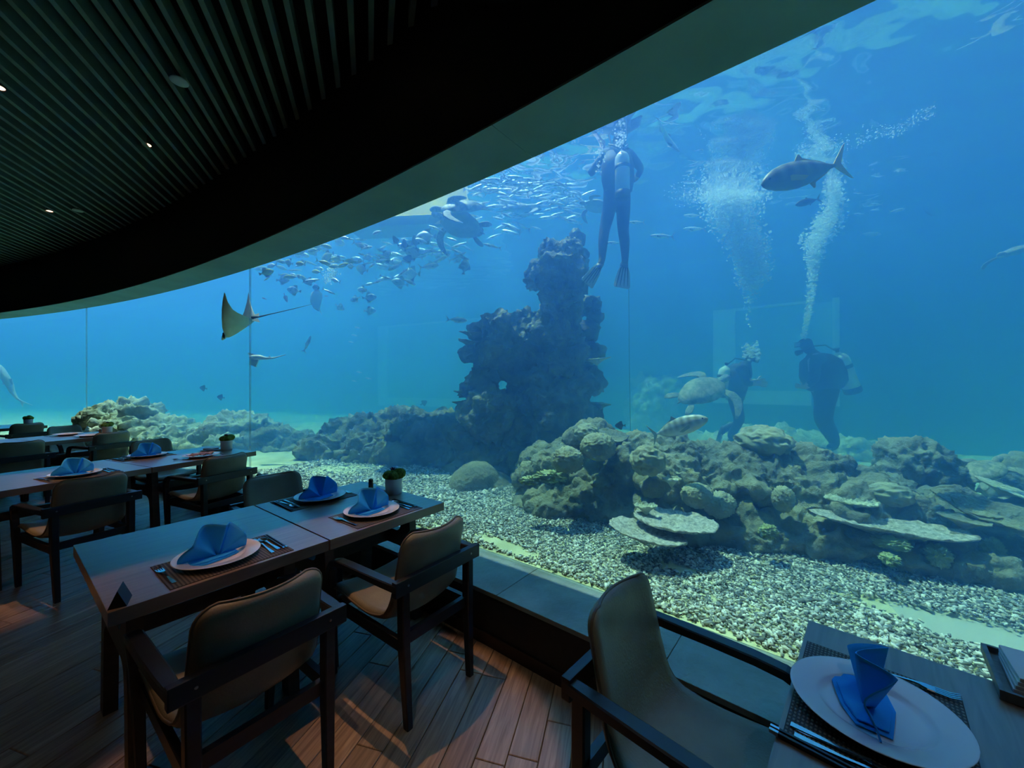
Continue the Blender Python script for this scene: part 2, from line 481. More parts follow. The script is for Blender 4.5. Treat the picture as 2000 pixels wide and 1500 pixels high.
# ================================================================== furniture
m_frame = mat('ebony_wood', (.013, .015, .019), .36, var=.25, vscale=5, stretch=(1, 1, 8))
m_leather = mat('tan_leather', (.185, .158, .098), .38, c2=(.290, .250, .160), vscale=5, bump=.12, bscale=140, detail=5, rough_var=.06)
m_pipe = mat('leather_piping', (.14, .10, .062), .4)
m_screw = mat('screw_steel', (.35, .35, .36), .3, metal=1)

def chair_profile():
    """centre line of the moulded seat, top of the back to the front edge, local (y, z)"""
    P = [(-.310, .822), (-.297, .76), (-.283, .70), (-.270, .64), (-.257, .58), (-.243, .52), (-.226, .47), (-.200, .436), (-.160, .416),
         (-.10, .408), (-.03, .410), (.05, .418), (.13, .428), (.19, .436), (.235, .436), (.262, .418)]
    return [Vector((0, y, z)) for y, z in P]
def make_chair():
    root = thing('armchair')
    C = chair_profile(); n = len(C)
    S = [0]
    for i in range(1, n): S.append(S[-1] + (C[i] - C[i-1]).length)
    # finer resampling of the centre line
    def at(s):
        for i in range(1, n):
            if s <= S[i] + 1e-9:
                t = (s - S[i-1]) / (S[i] - S[i-1]); return C[i-1].lerp(C[i], t)
        return C[-1]
    rows = [0, .004, .012, .024, .04, .06] + [ .06 + (S[-1] - .10) * k / 22 for k in range(1, 23)] + [S[-1] - .028, S[-1] - .012, S[-1] - .004, S[-1]]
    def half(s):
        d = min(s, S[-1] - s); r = .062 if s < S[-1] / 2 else .04
        w = .205 + .022 * min(1, max(0, (s - .25) / .3))
        if s < .40: w -= .010 * (1 - s / .40)
        if d < r: w -= r - math.sqrt(max(0, r * r - (r - d) ** 2))
        return w
    NX = 14
    bm = bmesh.new()
    grid = {}
    for side in (1, -1):
        for i, s in enumerate(rows):
            p = at(s); t = (at(min(s + .01, S[-1])) - at(max(s - .01, 0))).normalized()
            nrm = Vector((0, -t.z, t.y))          # points to the sitter
            if nrm.y < 0 and nrm.z < 0: nrm = -nrm
            w = half(s)
            backness = max(0, min(1, (0.42 - s) / .15))
            for j in range(NX + 1):
                x = -1 + 2 * j / NX
                x = math.copysign(1 - (1 - abs(x)) ** 1.4, x)
                d = min(s, S[-1] - s, w * (1 - abs(x)) + .0005)
                th = .020 * min(1.0, math.sqrt(min(1, d / .018)) )
                curl = (.020 + .012 * backness) * x * x + .012 * math.exp(-((s - .42) / .1) ** 2) * x * x
                q = p + nrm * (curl + side * th)
                grid[side, i, j] = bm.verts.new((x * w, q.y, q.z))
    m_ = len(rows)
    for side in (1, -1):
        for i in range(m_ - 1):
            for j in range(NX):
                f = [grid[side, i, j], grid[side, i, j+1], grid[side, i+1, j+1], grid[side, i+1, j]]
                bm.faces.new(f if side < 0 else f[::-1])
    border = [(0, j) for j in range(NX)] + [(i, NX) for i in range(m_ - 1)] + [(m_ - 1, j) for j in range(NX, 0, -1)] + [(i, 0) for i in range(m_ - 1, 0, -1)]
    for k in range(len(border)):
        a, b = border[k], border[(k + 1) % len(border)]
        bm.faces.new((grid[1, a[0], a[1]], grid[1, b[0], b[1]], grid[-1, b[0], b[1]], grid[-1, a[0], a[1]]))
    mid = [(grid[1, a[0], a[1]].co + grid[-1, a[0], a[1]].co) / 2 for a in border]
    shell = bm_obj('seat_shell', bm, m_leather, root, True)
    pts = [mid[0]]
    for p in mid[1:]:
        if (p - pts[-1]).length > .006: pts.append(p)
    bm = bmesh.new(); add_tube(bm, pts + [pts[0]], .0052, 6, False)
    bm_obj('piping', bm, m_pipe, shell, True)
    # frame
    bm = bmesh.new()
    add_box(bm, (0, -.312, .628), (.53, .030, .066), bev=.004)
    rail = bm_obj('back_rail', bm, m_frame, root)
    for sx in (-1, 1):
        bm = bmesh.new(); add_lathe(bm, [(0, 0), (.005, 0), (.005, .003), (0, .003)], 10)
        bmesh.ops.rotate(bm, verts=bm.verts[:], matrix=Matrix.Rotation(R_(90), 3, 'X')); bmesh.ops.translate(bm, verts=bm.verts[:], vec=(sx * .20, -.3265, .63))
        bm_obj('screw', bm, m_screw, rail)
    for sx in (-1, 1):
        bm = bmesh.new()
        P = [(sx*.247, -.325, .632), (sx*.250, -.22, .632), (sx*.254, -.08, .632), (sx*.257, .06, .630), (sx*.256, .14, .624), (sx*.252, .195, .604), (sx*.246, .232, .566), (sx*.240, .250, .515), (sx*.235, .256, .455)]
        add_bar(bm, P, [.036, .046, .050, .050, .048, .045, .042, .040, .038], [.036, .034, .030, .030, .031, .034, .038, .042, .046], (1, 0, 0))
        bm_obj('armrest', bm, m_frame, root)
        bm = bmesh.new(); add_bar(bm, [(sx*.235, .256, .46), (sx*.228, .257, .30), (sx*.220, .258, 0)], [.038, .038, .030], [.046, .046, .032], (1, 0, 0))
        bm_obj('leg', bm, m_frame, root)
        bm = bmesh.new(); add_bar(bm, [(sx*.205, -.298, .60), (sx*.203, -.300, .35), (sx*.196, -.320, 0)], [.040, .040, .030], [.048, .046, .034], (1, 0, 0))
        bm_obj('leg', bm, m_frame, root)
    bm = bmesh.new()
    add_box(bm, (0, .235, .375), (.44, .026, .055)); add_box(bm, (0, -.285, .375), (.40, .026, .05))
    for sx in (-1, 1): add_box(bm, (sx * .213, -.02, .365), (.024, .53, .05))
    bm_obj('seat_frame', bm, m_frame, root)
    return root

chair0 = make_chair()
used_chair = []
def chair(u, v, f, label):
    """armchair whose back's top centre shows at (u, v), facing f"""
    y = FOC * (EYE - .825) / (v - 750); x = (u - 1000) / FOC * y
    f = Vector((f[0], f[1], 0)).normalized()
    p = Vector((x, y, 0)) + f * .305
    o = chair0 if not used_chair else copy_tree(chair0)
    used_chair.append(o)
    o.location = p; o.rotation_euler = (0, 0, math.atan2(-f.x, f.y))
    return tag(o, label, 'chair', 'leather armchairs of the dining room')

# --- tables
def table_wood():
    m, nt, b = new_mat('table_wood')
    L = nt.links.new; N = nt.nodes.new
    tc = N('ShaderNodeTexCoord'); oi = N('ShaderNodeObjectInfo')
    mp = N('ShaderNodeMapping'); mp.inputs['Scale'].default_value = (1.4, 18, 6); L(tc.outputs['Object'], mp.inputs[0])
    cmb = N('ShaderNodeCombineXYZ'); ml = N('ShaderNodeMath'); ml.operation = 'MULTIPLY'; ml.inputs[1].default_value = 20; L(oi.outputs['Random'], ml.inputs[0]); L(ml.outputs[0], cmb.inputs[0]); L(cmb.outputs[0], mp.inputs['Location'])
    nz = N('ShaderNodeTexNoise'); nz.inputs['Scale'].default_value = 1.8; nz.inputs['Detail'].default_value = 7; nz.inputs['Distortion'].default_value = 1.2
    L(mp.outputs[0], nz.inputs['Vector'])
    rp = N('ShaderNodeValToRGB')
    rp.color_ramp.elements[0].position = .3; rp.color_ramp.elements[0].color = (.165, .100, .060, 1)
    rp.color_ramp.elements[1].position = .7; rp.color_ramp.elements[1].color = (.29, .185, .115, 1)
    L(nz.outputs['Fac'], rp.inputs[0]); L(rp.outputs[0], b.inputs['Base Color'])
    b.inputs['Roughness'].default_value = .34; b.inputs['Coat Weight'].default_value = 1.0; b.inputs['Coat Roughness'].default_value = .30
    bp = N('ShaderNodeBump'); bp.inputs['Strength'].default_value = .10; bp.inputs['Distance'].default_value = .003
    L(nz.outputs['Fac'], bp.inputs['Height']); L(bp.outputs[0], b.inputs['Normal'])
    return m
m_table = table_wood()
m_tleg = mat('table_leg_wood', (.050, .042, .032), .45, var=.25, vscale=6, stretch=(1, 1, 6))
def trestle_bm(th):
    """end frame of a table: splayed legs joined by a bridge with rounded corners, in the local yz plane"""
    def arc(cy, cz, r, a0, a1, n=5): return [(cy + r * math.cos(R_(a0 + (a1 - a0) * k / n)), cz + r * math.sin(R_(a0 + (a1 - a0) * k / n))) for k in range(n + 1)]
    outer = [(-.315, 0), (-.255, .70), (.255, .70), (.315, 0), (.242, 0), (.222, .36)] + arc(.152, .375, .066, -2, 90) + arc(-.152, .375, .066, 90, 182) + [(-.222, .36), (-.242, 0)]
    inner = arc(.12, .585, .05, -90, 0) + arc(.12, .615, .05, 0, 90) + arc(-.12, .615, .05, 90, 180) + arc(-.12, .585, .05, 180, 270)
    bm = bmesh.new()
    es = []
    for loop in (outer, inner):
        vs_ = [bm.verts.new((-th / 2, y, z)) for y, z in loop]
        es += [bm.edges.new((vs_[i], vs_[(i + 1) % len(vs_)])) for i in range(len(vs_))]
    r = bmesh.ops.triangle_fill(bm, use_beauty=True, edges=es)
    fs = [g for g in r['geom'] if isinstance(g, bmesh.types.BMFace)]
    e = bmesh.ops.extrude_face_region(bm, geom=fs)
    bmesh.ops.translate(bm, verts=[g for g in e['geom'] if isinstance(g, bmesh.types.BMVert)], vec=(th, 0, 0))
    return bm
def table(corner, e, w, dep, label, drop=0.0):
    """table: near corner at the window end, e along the row towards the window, w along the row, dep across"""
    e = Vector((e[0], e[1], 0)).normalized(); d = Vector((-e.y, e.x, 0))
    c = Vector((corner[0], corner[1], 0)) - e * (w / 2) + d * (dep / 2)
    t = thing('dining_table', label, 'table', c, math.atan2(e.y, e.x), 'wooden dining tables set in rows')
    bm = bmesh.new(); add_box(bm, (0, 0, .725), (w - .006, dep, .05), bev=.0025)
    bm_obj('table_top', bm, m_table, t)
    for sx in (-1, 1):
        bm = trestle_bm(.05); bmesh.ops.translate(bm, verts=bm.verts[:], vec=(sx * (w / 2 - .10), 0, 0)); bm_obj('leg_frame', bm, m_tleg, t)
    bm = bmesh.new(); add_box(bm, (0, 0, .475), (w - .25, .05, .07)); bm_obj('stretcher', bm, m_tleg, t)
    return t, c, e, d
E1 = (.599, .8007); D1 = (-.8007, .599)
Pn = Vector((-1.342, 1.287, 0)); e1 = Vector(E1 + (0,)); d1 = Vector(D1 + (0,))
TB = {}
TB['1b'] = table(Pn + e1 * 1.516, E1, .757, .91, 'dining table with two blue fan napkins and white flower pot, nearest row')
TB['1a'] = table(Pn + e1 * .757, E1, .757, .91, 'dining table with single blue napkin plate and small black tent sign')
E2 = (.405, .914); c2 = Vector((-2.895, 4.408, 0)); e2 = Vector(E2 + (0,)).normalized()
TB['2b'] = table(c2, E2, .945, .89, 'dining table in second row with flower pot and pinkish cloth')
TB['2a'] = table(c2 - e2 * .947, E2, .945, .89, 'dining table in second row, blue napkin, beside the picture edge')
E3 = (.34, .94); c3 = Vector((-5.82, 5.93, 0)); e3 = Vector(E3 + (0,)).normalized()
TB['3b'] = table(c3, E3, .90, .89, 'dining table in third row with flower pot half hidden by armchair')
TB['3a'] = table(c3 - e3 * .902, E3, .90, .89, 'dining table in third row carrying the blue napkin at picture edge')
E4 = (.30, .954); c4 = Vector((-8.53, 7.15, 0)); e4 = Vector(E4 + (0,)).normalized()
TB['4b'] = table(c4, E4, .90, .89, 'dining table in the most distant row with flower pot')
e0 = Vector((.683, .730, 0)).normalized(); d0 = Vector((-e0.y, e0.x, 0))
F0 = Vector((.958, 1.256, 0))
TB['0'] = table(F0 - d0 * .91, e0, .80, .91, 'dining table in the lower right corner beside the window')

chair(1197, 1147, -d0, 'armchair at the lower right table, seen from its front side, closest to camera')
chair(858, 1028, d1, 'armchair with its back to us at the table with two blue napkins')
chair(525, 1150, d1, 'big armchair with its back to us at table with tent sign')
chair(530, 927, -d1, 'armchair facing us behind the table with two blue napkins')
d2 = TB['2b'][3]; d3 = TB['3b'][3]; d4 = TB['4b'][3]
chair(446, 889, d2, 'armchair with its back to us at second row table with pinkish cloth')
chair(186, 931, d2, 'armchair with its back to us in front of second row blue napkin')
chair(293, 859, -d2, 'armchair facing us behind a blue napkin in the second row')
chair(222, 844, d3, 'armchair with its back to us below the third row flower pot')
chair(44, 863, d3, 'armchair at the picture edge in front of third row blue napkin')
chair(124, 832, -d3, 'armchair facing us behind third row table with pale plate')
chair(56, 827, d4, 'armchair with its back to us below the most distant flower pot')
# ================================================================== tableware
TZ = .75
m_plate = mat('white_china', (.84, .84, .84), .12, coat=.3)
def weave_mat():
    m, nt, b = new_mat('woven_mat')
    L = nt.links.new; N = nt.nodes.new
    tc = N('ShaderNodeTexCoord')
    ck = N('ShaderNodeTexWave'); ck.inputs['Scale'].default_value = 26; ck.bands_direction = 'X'
    ck2 = N('ShaderNodeTexWave'); ck2.inputs['Scale'].default_value = 40; ck2.bands_direction = 'Y'
    L(tc.outputs['Object'], ck.inputs[0]); L(tc.outputs['Object'], ck2.inputs[0])
    mu = N('ShaderNodeMath'); mu.operation = 'MULTIPLY'; L(ck.outputs['Fac'], mu.inputs[0]); L(ck2.outputs['Fac'], mu.inputs[1])
    rp = N('ShaderNodeValToRGB'); rp.color_ramp.elements[0].color = (.022, .016, .013, 1); rp.color_ramp.elements[1].color = (.22, .17, .125, 1); rp.color_ramp.elements[0].position = .15; rp.color_ramp.elements[1].position = .6
    L(mu.outputs[0], rp.inputs[0]); L(rp.outputs[0], b.inputs['Base Color'])
    bp = N('ShaderNodeBump'); bp.inputs['Strength'].default_value = .6; bp.inputs['Distance'].default_value = .002
    L(mu.outputs[0], bp.inputs['Height']); L(bp.outputs[0], b.inputs['Normal'])
    b.inputs['Roughness'].default_value = .6
    return m
m_weave = weave_mat()
m_nap = mat('blue_linen', (.008, .41, 1.0), .75, var=.10, vscale=10, bump=.15, bscale=400)
m_steel = mat('cutlery_steel', (.62, .64, .66), .16, metal=1.0)
m_dark = mat('chopstick_black', (.012, .012, .014), .3)

def make_plate():
    bm = bmesh.new()
    add_lathe(bm, [(0, .005), (.085, .005), (.092, .007), (.100, .012), (.107, .0165), (.150, .0235), (.1555, .0250), (.1565, .0240), (.1550, .0220), (.108, .0125), (.098, .0035), (.088, 0), (0, 0)], 56)
    return bm_obj('plate', bm, m_plate, None, True)
def napkin_mesh(seed, lean):
    """fan of pleats standing on the plate; the fan's plane is local xz"""
    rr = random.Random(seed)
    NT, NR = 60, 9
    creases = [0, .20, .40, .56, .66, .82, 1.0]
    zig = [.5, -1, .9, -.85, .9, -.8, .2]
    ph = rr.uniform(-.015, .015)
    def off(t):
        t = min(max(t + ph * math.sin(t * 3.14), 0), 1)
        for i in range(len(creases) - 1):
            if t <= creases[i+1] + 1e-9:
                k = (t - creases[i]) / (creases[i+1] - creases[i]); s = k * k * (3 - 2 * k) * .55 + k * .45
                return zig[i] + (zig[i+1] - zig[i]) * s
        return zig[-1]
    V = []; F = []
    for layer in range(2):
        for i in range(NT + 1):
            t = i / NT
            th = R_(176 - 172 * t)
            Rr = .112 + .020 * math.sin(math.pi * t) + .022 * math.exp(-((t - .02) / .12) ** 2) + .004 * off(t)
            for j in range(NR + 1):
                q = .06 + .94 * j / NR
                amp = .038 * (.25 + .75 * q) * (.5 + .5 * math.sin(math.pi * min(max(t, .08), .92)))
                o = off(t) * amp + (layer - .5) * .0035
                x = Rr * q * math.cos(th) * (1 + .02 * math.sin(9 * t))
                z = Rr * q * math.sin(th) * 1.04 + .004
                V.append((x, o + lean * z, z))
    n1 = (NT + 1) * (NR + 1)
    for layer in range(2):
        for i in range(NT):
            for j in range(NR):
                a = layer * n1 + i * (NR + 1) + j
                f = (a, a + 1, a + NR + 2, a + NR + 1)
                F.append(f if layer else f[::-1])
    def stitch(idx):
        for k in range(len(idx) - 1):
            F.append((idx[k], idx[k+1], idx[k+1] + n1, idx[k] + n1))
    stitch([i * (NR + 1) + NR for i in range(NT + 1)]); stitch([i * (NR + 1) for i in range(NT + 1)][::-1])
    stitch(list(range(NR + 1))); stitch([NT * (NR + 1) + j for j in range(NR, -1, -1)])
    return mesh_from('napkin', V, F, m_nap, True)
def fold_mesh():
    """flat folded tail of the napkin lying under the fan"""
    bm = bmesh.new()
    pts = [(-.125, -.035), (-.06, -.06), (.02, -.05), (.07, -.03), (.075, .03), (-.02, .05), (-.10, .04)]
    for z0, sc in ((.002, 1.0), (.007, .86)):
        top = [bm.verts.new((x * sc, y * sc, z0 + .0045 + .002 * math.sin(x * 60))) for x, y in pts]; bot = [bm.verts.new((x * sc, y * sc, z0)) for x, y in pts]
        bm.faces.new(top); bm.faces.new(bot[::-1])
        for k in range(len(pts)): bm.faces.new((bot[k], bot[(k+1) % len(pts)], top[(k+1) % len(pts)], top[k]))
    me = bpy.data.meshes.new('napkin_fold'); bm.to_mesh(me); bm.free(); me.materials.append(m_nap); return me
def strip(bm, pts):
    """flat tapered bar: (y, half width, z, thickness)"""
    R2 = []
    for (y, hw, z, t) in pts:
        R2.append([bm.verts.new(p) for p in ((-hw, y, z), (hw, y, z), (hw * .8, y, z + t), (-hw * .8, y, z + t))])
    for i in range(len(R2) - 1):
        for k in range(4): bm.faces.new((R2[i][k], R2[i][(k+1) % 4], R2[i+1][(k+1) % 4], R2[i+1][k]))
    bm.faces.new(R2[0][::-1]); bm.faces.new(R2[-1])
def cutlery(kind):
    root = thing('table_' + kind)
    bm = bmesh.new()
    strip(bm, [(-.10, .0085, .001, .003), (-.07, .0075, .001, .0035), (-.02, .004, .002, .004), (.02, .0035, .006, .0035), (.032, .006, .007, .003)])
    bm_obj('handle', bm, m_steel, root, False)
    bm = bmesh.new()
    if kind == 'fork':
        strip(bm, [(.030, .006, .007, .003), (.045, .0125, .006, .002), (.060, .0130, .005, .002)])
        for k in range(4):
            x = -.0108 + .0072 * k
            b2 = bmesh.new(); strip(b2, [(.058, .0022, .005, .002), (.085, .0019, .004, .0018), (.102, .0011, .009, .0012)])
            bmesh.ops.translate(b2, verts=b2.verts[:], vec=(x, 0, 0))
            bm_obj('tine', b2, m_steel, root)
        bm_obj('fork_head', bm, m_steel, root)
    elif kind == 'knife':
        strip(bm, [(.030, .0045, .004, .003), (.05, .0085, .003, .0025), (.11, .0095, .003, .002), (.135, .003, .003, .0015)])
        bm_obj('blade', bm, m_steel, root)
    else:
        NR, NA = 5, 18
        rings = []
        for j in range(NR + 1):
            q = j / NR
            rings.append([bm.verts.new((.0195 * q * math.cos(2 * math.pi * k / NA), .062 + .029 * q * math.sin(2 * math.pi * k / NA), .002 + .008 * q * q)) for k in range(NA)] if j else [bm.verts.new((0, .062, .002))])
        for j in range(NR):
            for k in range(NA):
                if j == 0: bm.faces.new((rings[0][0], rings[1][k], rings[1][(k+1) % NA]))
                else: bm.faces.new((rings[j][k], rings[j+1][k], rings[j+1][(k+1) % NA], rings[j][(k+1) % NA]))
        bmesh.ops.solidify(bm, geom=bm.faces[:], thickness=.0012)
        bm_obj('bowl', bm, m_steel, root, True)
    return root
def make_chopstick():
    bm = bmesh.new()
    add_bar(bm, [(0, -.12, .004), (0, .12, .004)], [.0075, .0045], [.0075, .0045], (1, 0, 0))
    root = bm_obj('chopstick', bm, m_dark)
    bm = bmesh.new(); add_bar(bm, [(0, -.1215, .004), (0, -.105, .004)], .0082, .0082, (1, 0, 0)); bm_obj('end_cap', bm, m_steel, root)
    return root
def make_mat():
    bm = bmesh.new(); add_box(bm, (0, 0, .0013), (.435, .30, .0026), bev=.0008)
    return bm_obj('placemat', bm, m_weave)
PROTO = {'plate': make_plate(), 'mat': make_mat(), 'fork': cutlery('fork'), 'knife': cutlery('knife'), 'spoon': cutlery('spoon'), 'stick': make_chopstick()}
PUSED = set()
def put(kind, M2, x, y, z, rz, label, cat, group):
    """a piece at local (x, y) of the setting frame M2"""
    o = PROTO[kind]
    if kind in PUSED: o = copy_tree(o)
    PUSED.add(kind)
    o.matrix_world = M2 @ Matrix.Translation((x, y, z)) @ Matrix.Rotation(rz, 4, 'Z')
    return tag(o, label, cat, group)
def frame_of(tb, s_along, side):
    """setting frame: origin on the table edge, local y to the table's middle. side -1 near edge, +1 far edge"""
    t, c, e, d = TB[tb]
    dep = .455 if tb[0] in '01' else .445
    org = c + e * s_along + d * (dep * side)
    yv = -d * side; xv = Vector((yv.y, -yv.x, 0))
    M2 = Matrix.Identity(4)
    M2.col[0][:3] = xv; M2.col[1][:3] = yv; M2.col[3][:3] = (org.x, org.y, TZ)
    return M2
nseed = [0]
def napkin(M2, x, y, z, rz, lean, label):
    nseed[0] += 1
    o = link_obj('napkin', napkin_mesh(nseed[0], lean)); link_obj('napkin_fold', fold_mesh(), o)
    o.matrix_world = M2 @ Matrix.Translation((x, y, z)) @ Matrix.Rotation(rz, 4, 'Z')
    return tag(o, label, 'napkin', 'blue fan-folded napkins')
def setting(tb, s, side, where, nap=True, rz=0.0, py=.185, parts='mat plate fork knife spoon stick', lean=.06, dx=0.0):
    M2 = frame_of(tb, s, side)
    if 'mat' in parts: put('mat', M2, dx + .01, py - .015, 0, 0, 'brown woven placemat ' + where, 'placemat', 'woven placemats')
    z = .003
    if 'plate' in parts: put('plate', M2, dx - .012, py + .005, z, 0, 'round white china plate ' + where, 'plate', 'white dinner plates')
    if nap: napkin(M2, dx - .012, py + .010, z + .0055, rz, lean, 'blue fan-folded linen napkin standing ' + where)
    if 'fork' in parts: put('fork', M2, dx - .19, py - .02, z, R_(3), 'steel fork ' + where, 'fork', 'steel forks')
    if 'knife' in parts: put('knife', M2, dx + .158, py - .03, z, R_(-2), 'steel knife ' + where, 'knife', 'steel knives')
    if 'spoon' in parts: put('spoon', M2, dx + .184, py - .01, z, R_(2), 'steel spoon ' + where, 'spoon', 'steel spoons')
    if 'stick' in parts:
        for k in range(2): put('stick', M2, dx + .207 + .012 * k, py - .005, z, R_(-2), ('inner', 'outer')[k] + ' one of two black chopsticks ' + where, 'chopstick', 'chopsticks ' + where)
    return M2
setting('1a', -.005, -1, 'on the table with the tent sign', rz=R_(4))
setting('1b', -.01, -1, 'at near side of the flower pot table', rz=R_(-3))
setting('1b', -.07, 1, 'at far side of the flower pot table', rz=R_(180))
setting('2a', .06, -1, 'on second row table behind armchair back', rz=R_(2))
setting('2b', -.22, 1, 'at far side of second row table', rz=R_(180))
setting('3a', .02, -1, 'on third row table at picture edge', parts='plate fork', rz=R_(0))
# lower right table: the diner sits on the left, facing away from the flower pot side
M0 = frame_of('0', .085, 1)
put('mat', M0, .040, .160, 0, 0, 'brown woven placemat on the lower right table', 'placemat', 'woven placemats')
put('plate', M0, .038, .155, .003, 0, 'round white china plate on the lower right table', 'plate', 'white dinner plates')
napkin(M0, .040, .145, .0085, R_(8), .05, 'blue folded napkin standing end-on on lower right table')
put('fork', M0, -.150, .205, .003, R_(2), 'steel fork on the lower right table', 'fork', 'steel forks')
put('knife', M0, .205, .12, .003, R_(-1), 'steel knife on the lower right table', 'knife', 'steel knives')
put('spoon', M0, .228, .13, .003, R_(1), 'steel spoon on the lower right table', 'spoon', 'steel spoons')
for k in range(2): put('stick', M0, .244 + .012 * k, .11, .003, R_(-1), ('inner', 'outer')[k] + ' one of two black chopsticks on the lower right table', 'chopstick', 'chopsticks on the lower right table')

# second row, near side: plate with a loose pinkish cloth instead of a fan
m_pink = mat('pinkish_cloth', (.62, .45, .45), .8, var=.1, vscale=14)
M2 = frame_of('2b', .02, -1)
put('plate', M2, 0, .19, .0, 0, 'white china plate under the pinkish cloth', 'plate', 'white dinner plates')
bm = bmesh.new()
nx, ny = 14, 10
gv = [[bm.verts.new((-.12 + .24 * i / nx, -.07 + .14 * j / ny, .028 + .012 * math.sin(i * 1.1 + j * .5) * math.cos(j * .9))) for j in range(ny + 1)] for i in range(nx + 1)]
for i in range(nx):
    for j in range(ny): bm.faces.new((gv[i][j], gv[i+1][j], gv[i+1][j+1], gv[i][j+1]))
bmesh.ops.solidify(bm, geom=bm.faces[:], thickness=.004)
o = bm_obj('cloth', bm, m_pink, None, True); o.matrix_world = M2 @ Matrix.Translation((0, .19, .004)) @ Matrix.Rotation(R_(20), 4, 'Z')
tag(o, 'loose pinkish folded cloth lying on a second row plate', 'cloth')
put('fork', M2, .19, .20, .0, R_(-14), 'steel fork right of the pinkish cloth', 'fork', 'steel forks')
put('spoon', M2, -.19, .16, .0, R_(24), 'steel spoon left of the pinkish cloth', 'spoon', 'steel spoons')
M3 = frame_of('3b', .05, 1)
put('plate', M3, 0, .2, .0, 0, 'pale plate at far side of third row table', 'plate', 'white dinner plates')
put('knife', M3, .19, .18, .0, 0, 'steel knife beside the pale third row plate', 'knife', 'steel knives')
M4 = frame_of('3b', .08, -1)
put('plate', M4, 0, .2, .0, 0, 'white plate at near side of third row table', 'plate', 'white dinner plates')

# moss pots
m_pot = mat('pot_white', (.70, .72, .73), .35)
m_moss = mat('moss_green', (.06, .15, .015), .95, c2=(.20, .33, .04), vscale=60, bump=1.0, bscale=260)
m_purp = mat('succulent_purple', (.075, .018, .085), .5, var=.3, vscale=20)
def make_pot():
    root = thing('flower_pot')
    bm = bmesh.new(); add_lathe(bm, [(0, 0), (.053, 0), (.0555, .002), (.058, .104), (.0585, .106), (.0555, .107), (.054, .095), (0, .094)], 40)
    bm_obj('pot', bm, m_pot, root, True)
    rr = random.Random(3)
    for (x, y, z, r) in ((-.036, -.012, .130, .036), (.004, -.034, .128, .035), (.040, -.008, .138, .042), (.012, .034, .134, .038), (-.030, .028, .126, .032)):
        bm = bmesh.new(); bmesh.ops.create_icosphere(bm, subdivisions=3, radius=1)
        for v in bm.verts:
            k = 1 + .10 * mnoise.noise(v.co * 4 + Vector((x * 90, y * 70, 0))) + rr.uniform(-.035, .035)
            v.co = Vector((x, y, z)) + Vector((v.co.x * r, v.co.y * r, v.co.z * r * .88)) * k
        bm_obj('moss_ball', bm, m_moss, root)
    bm = bmesh.new()
    for ring, (n, ln, el) in enumerate(((5, .030, 28), (5, .026, 52), (3, .018, 75))):
        for k in range(n):
            a = 2 * math.pi * (k + ring * .5) / n
            ca, sa = math.cos(a), math.sin(a); ce, se = math.cos(R_(el)), math.sin(R_(el))
            o_ = Vector((-.004, -.004, .162)); dirv = Vector((ca * ce, sa * ce, se)); sid = Vector((-sa, ca, 0)); up = dirv.cross(sid)
            q = [o_, o_ + dirv * ln * .55 + sid * .009, o_ + dirv * ln, o_ + dirv * ln * .55 - sid * .009, o_ + dirv * ln * .5 + up * -.004]
            vs_ = [bm.verts.new(p) for p in q]
            for f in ((0, 1, 4), (1, 2, 4), (2, 3, 4), (3, 0, 4), (0, 3, 2, 1)): bm.faces.new([vs_[i] for i in f])
    bm_obj('succulent', bm, m_purp, root)
    return root
pot0 = make_pot(); pot0_used = []
def pot(tb, s, dd, label):
    t, c, e, d = TB[tb]
    o = pot0 if not pot0_used else copy_tree(pot0)
    pot0_used.append(1)
    p = c + e * s + d * dd
    o.location = (p.x, p.y, TZ); o.rotation_euler = (0, 0, -.45 + .7 * len(pot0_used))
    tag(o, label, 'plant', 'moss pots on the tables')
pot('1b', .310, -.02, 'white pot of green moss balls and purple succulent, nearest row')
pot('2b', .40, -.02, 'white pot of green moss balls on second row table')
pot('3b', .375, -.02, 'white pot of green moss on third row table')
pot('4b', .375, -.02, 'white pot of green moss on the most distant table')

# folded paper napkins on an oblong white dish, toothpick holder beside it
m_paper = mat('tissue_white', (.70, .70, .68), .8)
def dish(M2, label, m=m_plate, tissues=True, sc=1.0):
    root = thing('napkin_dish', label, 'dish', group='dishes of paper napkins')
    bm = bmesh.new()
    def ring(hx, hy, z): return [bm.verts.new((sx * hx * sc, sy * hy * sc, z)) for sx, sy in ((-1, -1), (1, -1), (1, 1), (-1, 1))]
    Rg = [ring(.07, .042, 0), ring(.095, .06, .012), ring(.098, .063, .0125), ring(.09, .055, .007), ring(.06, .035, .005)]
    for a in range(len(Rg) - 1):
        for k in range(4): bm.faces.new((Rg[a][k], Rg[a][(k+1) % 4], Rg[a+1][(k+1) % 4], Rg[a+1][k]))
    bm.faces.new(Rg[0][::-1]); bm.faces.new(Rg[-1])
    bm_obj('dish', bm, m, root)
    root.matrix_world = M2
    for k in range(3):
        bm = bmesh.new(); add_box(bm, (.004 * k, -.003 * k, .0135 + .0075 * k), (.125 * sc, .075 * sc, .007), (0, 0, .04 * k), bev=.002)
        o = bm_obj('paper_napkin', bm, m_paper); o.matrix_world = M2
        tag(o, ('bottom', 'middle', 'top')[k] + ' white paper napkin stacked on ' + label.replace('oblong white ', ''), 'paper napkin', 'paper napkins on ' + label)
    return root
def tframe(tb, s, dd, rz):
    t, c, e, d = TB[tb]; p = c + e * s + d * dd
    return Matrix.Translation((p.x, p.y, TZ)) @ Matrix.Rotation(math.atan2(e.y, e.x) + rz, 4, 'Z')
dish(tframe('1b', .205, .045, R_(-62)), 'oblong white dish beside the nearest flower pot')
dish(tframe('2b', .28, .06, R_(-70)), 'oblong white dish beside the second row flower pot')
